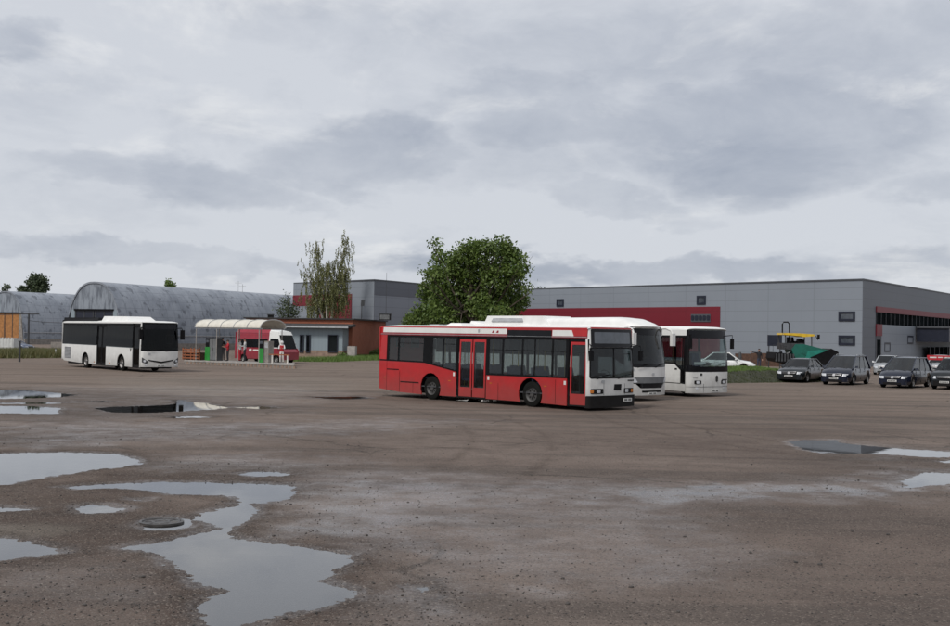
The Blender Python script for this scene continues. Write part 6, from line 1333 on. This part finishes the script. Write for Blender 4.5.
# ------------------------------------------------------------------ people
def person(label, loc, yaw, h=1.74, top='cdark', legs='cjean', hood=False, arm=None, sit=False, vest=None):
    t = thing('person', label, 'person', loc, yaw, None); s = h / 1.74
    J = {}
    def add(k, p, r): J[k] = (Vector(p) * s, r * s)
    hz = .93 if not sit else .48
    add('pel', (0, 0, hz), .15); add('wst', (0, 0, hz + .17), .135); add('che', (0, .01, hz + .40), .165); add('nek', (0, .01, hz + .56), .06); add('hdb', (0, -.01, hz + .64), .075); add('hed', (0, -.02, hz + .72), .098); add('top', (0, -.01, hz + .79), .075)
    for sd, n in ((-1, 'R'), (1, 'L')):
        add('sh' + n, (sd * .18, .01, hz + .47), .068)
        tgt = (arm or {}).get(n)
        if tgt == 'out': add('el' + n, (sd * .45, -.05, hz + .50), .045); add('wr' + n, (sd * .70, -.08, hz + .55), .03); add('ha' + n, (sd * .78, -.08, hz + .56), .034)
        elif tgt == 'fwd': add('el' + n, (sd * .24, -.12, hz + .22), .045); add('wr' + n, (sd * .12, -.34, hz + .24), .03); add('ha' + n, (sd * .08, -.42, hz + .26), .034)
        else: add('el' + n, (sd * .25, .03, hz + .19), .045); add('wr' + n, (sd * .27, -.05, hz - .06), .03); add('ha' + n, (sd * .27, -.07, hz - .14), .034)
        if sit: add('kn' + n, (sd * .13, -.42, hz + .02), .065); add('an' + n, (sd * .13, -.40, .09), .04); add('to' + n, (sd * .13, -.56, .04), .035)
        else: add('hp' + n, (sd * .09, 0, hz - .07), .095); add('kn' + n, (sd * .11, -.02, .49), .062); add('an' + n, (sd * .12, .02, .09), .042); add('to' + n, (sd * .13, -.14, .04), .036)
    E = [('pel', 'wst'), ('wst', 'che'), ('che', 'nek'), ('nek', 'hdb'), ('hdb', 'hed'), ('hed', 'top')]
    for n in 'RL':
        E += [('che', 'sh' + n), ('sh' + n, 'el' + n), ('el' + n, 'wr' + n), ('wr' + n, 'ha' + n)]
        E += ([('pel', 'kn' + n)] if sit else [('pel', 'hp' + n), ('hp' + n, 'kn' + n)]) + [('kn' + n, 'an' + n), ('an' + n, 'to' + n)]
        d = (J['ha' + n][0] - J['wr' + n][0]).normalized(); sdv = d.cross(Vector((0, 1, 0)) if abs(d.y) < .8 else Vector((0, 0, 1))).normalized()
        for f in range(5):
            off = (f - 1.5) * .020 if f < 4 else .045; ln = (.07, .085, .08, .06, .035)[f]
            J['f%d%s' % (f, n)] = (J['ha' + n][0] + d * ln * s + sdv * off * s + Vector((0, -.01, 0)), .009 * s); E.append(('ha' + n, 'f%d%s' % (f, n)))
    ks = list(J); me = bpy.data.meshes.new('person_body'); me.from_pydata([J[k][0] for k in ks], [(ks.index(a), ks.index(b)) for a, b in E], []); o = bpy.data.objects.new('body', me); col.objects.link(o)
    md = o.modifiers.new('skin', 'SKIN'); sk = me.skin_vertices[0].data if me.skin_vertices else None
    if sk is None:
        bm = bmesh.new(); bm.from_mesh(me); bm.verts.layers.skin.verify(); bm.to_mesh(me); bm.free(); sk = me.skin_vertices[0].data
    for i, k in enumerate(ks): sk[i].radius = (J[k][1], J[k][1] * (.72 if k in ('che', 'wst', 'pel') else 1)); sk[i].use_root = (k == 'pel')
    o.modifiers.new('sub', 'SUBSURF').levels = 1; bpy.context.view_layer.update()
    nm_ = bpy.data.meshes.new_from_object(o.evaluated_get(bpy.context.evaluated_depsgraph_get())); o.modifiers.clear(); o.data = nm_; o.parent = t
    nm_.materials.clear(); [nm_.materials.append(MT[m]) for m in ('skin', top, legs, 'rubber', vest or top)]
    hands = [J['ha' + n][0] for n in 'RL']; neck = J['nek'][0].z + .02
    for p_ in nm_.polygons:
        c = p_.center; i = 1
        if c.z > neck: i = 0
        elif min((c - hh).length for hh in hands) < .10 * s: i = 0
        elif c.z < .10 * s: i = 3
        elif c.z < hz * s + (.02 if not sit else .03) and (sit or abs(c.x) < .22 * s): i = 2
        elif vest and abs(c.x) < .16 * s and c.z < neck - .08: i = 4
        p_.material_index = i; p_.use_smooth = True
    hd = J['hed'][0]; q = MB()
    if hood: q.lathe([(-.10, .10), (-.02, .125), (.06, .115), (.12, .06), (.135, .001)], (hd.x, hd.y + .02, hd.z), 'z', 14); q.build('hood', top, t)
    else: q.lathe([(.0, .104), (.05, .100), (.09, .07), (.115, .001)], (hd.x, hd.y + .012, hd.z), 'z', 14); q.build('hair', 'hair', t)
    q = MB(); q.lathe([(-.012, .001), (-.008, .014), (.01, .018), (.02, .008)], (hd.x, hd.y - .105 * s, hd.z - .03), 'z', 8)
    for sx in (-1, 1): q.lathe([(-.012, .001), (0, .012), (.012, .001)], (hd.x + sx * .032, hd.y - .094 * s, hd.z + .012), 'z', 8, mi=1); q.lathe([(-.03, .006), (0, .016), (.03, .006)], (hd.x + sx * .1 * s, hd.y, hd.z - .005), 'z', 8)
    q.box(hd.x - .025, hd.x + .025, hd.y - .100 * s, hd.y - .09 * s, hd.z - .062, hd.z - .054, 2); q.build('face', ['skin', 'ink', 'redlens'], t)
    return t
def pers(u, y_, label, **k): p = onbay(u, y_); person(label, (p[0], p[1], .30), k.pop('yaw', R_(12)), **k)
pers(222, 1.6, 'person in dark clothes standing beside the dark cabinet', top='cdark', legs='cdark', arm={'L': 'fwd'}, h=1.78)
pers(227.5, .9, 'person in a red jacket next to the dark clothed person', top='cred', legs='cdark', h=1.62, yaw=R_(-60), arm={'R': 'fwd', 'L': 'fwd'})
pers(239.5, 1.7, 'person in a white shirt and red trousers left of the other white shirted person', top='cwhite', legs='cred', h=1.74, yaw=R_(80), arm={'R': 'fwd'})
pers(244.5, 1.2, 'person in a white shirt and dark trousers before the crimson van', top='cwhite', legs='cdark', h=1.78, yaw=R_(-70), arm={'L': 'fwd'})
pers(281.5, 1.4, 'person in a white hooded top with a red front leaning at the low rail', top='cwhite', legs='sand', hood=True, h=1.62, vest='cred', arm={'R': 'fwd', 'L': 'fwd'}, yaw=R_(5))
p = at(759, 361, 106); person('person in dark clothes with one arm stretched out by the timber boarding', (p[0], p[1], 0), R_(10), h=1.80, arm={'R': 'out'})
p = at(740, 361, 104); t = thing('bollard', 'dark bollard behind the bonnet of the white car', 'bollard', (p[0], p[1], 0)); q = MB(); q.lathe([(0, .16), (1.35, .14), (1.5, .08), (1.55, .001)], (0, 0, 0), 'z', 12); q.build('post', 'dsteel', t); q = MB(); q.box(-.2, .2, -.2, .2, 0, .05); q.build('base', 'dsteel', t)
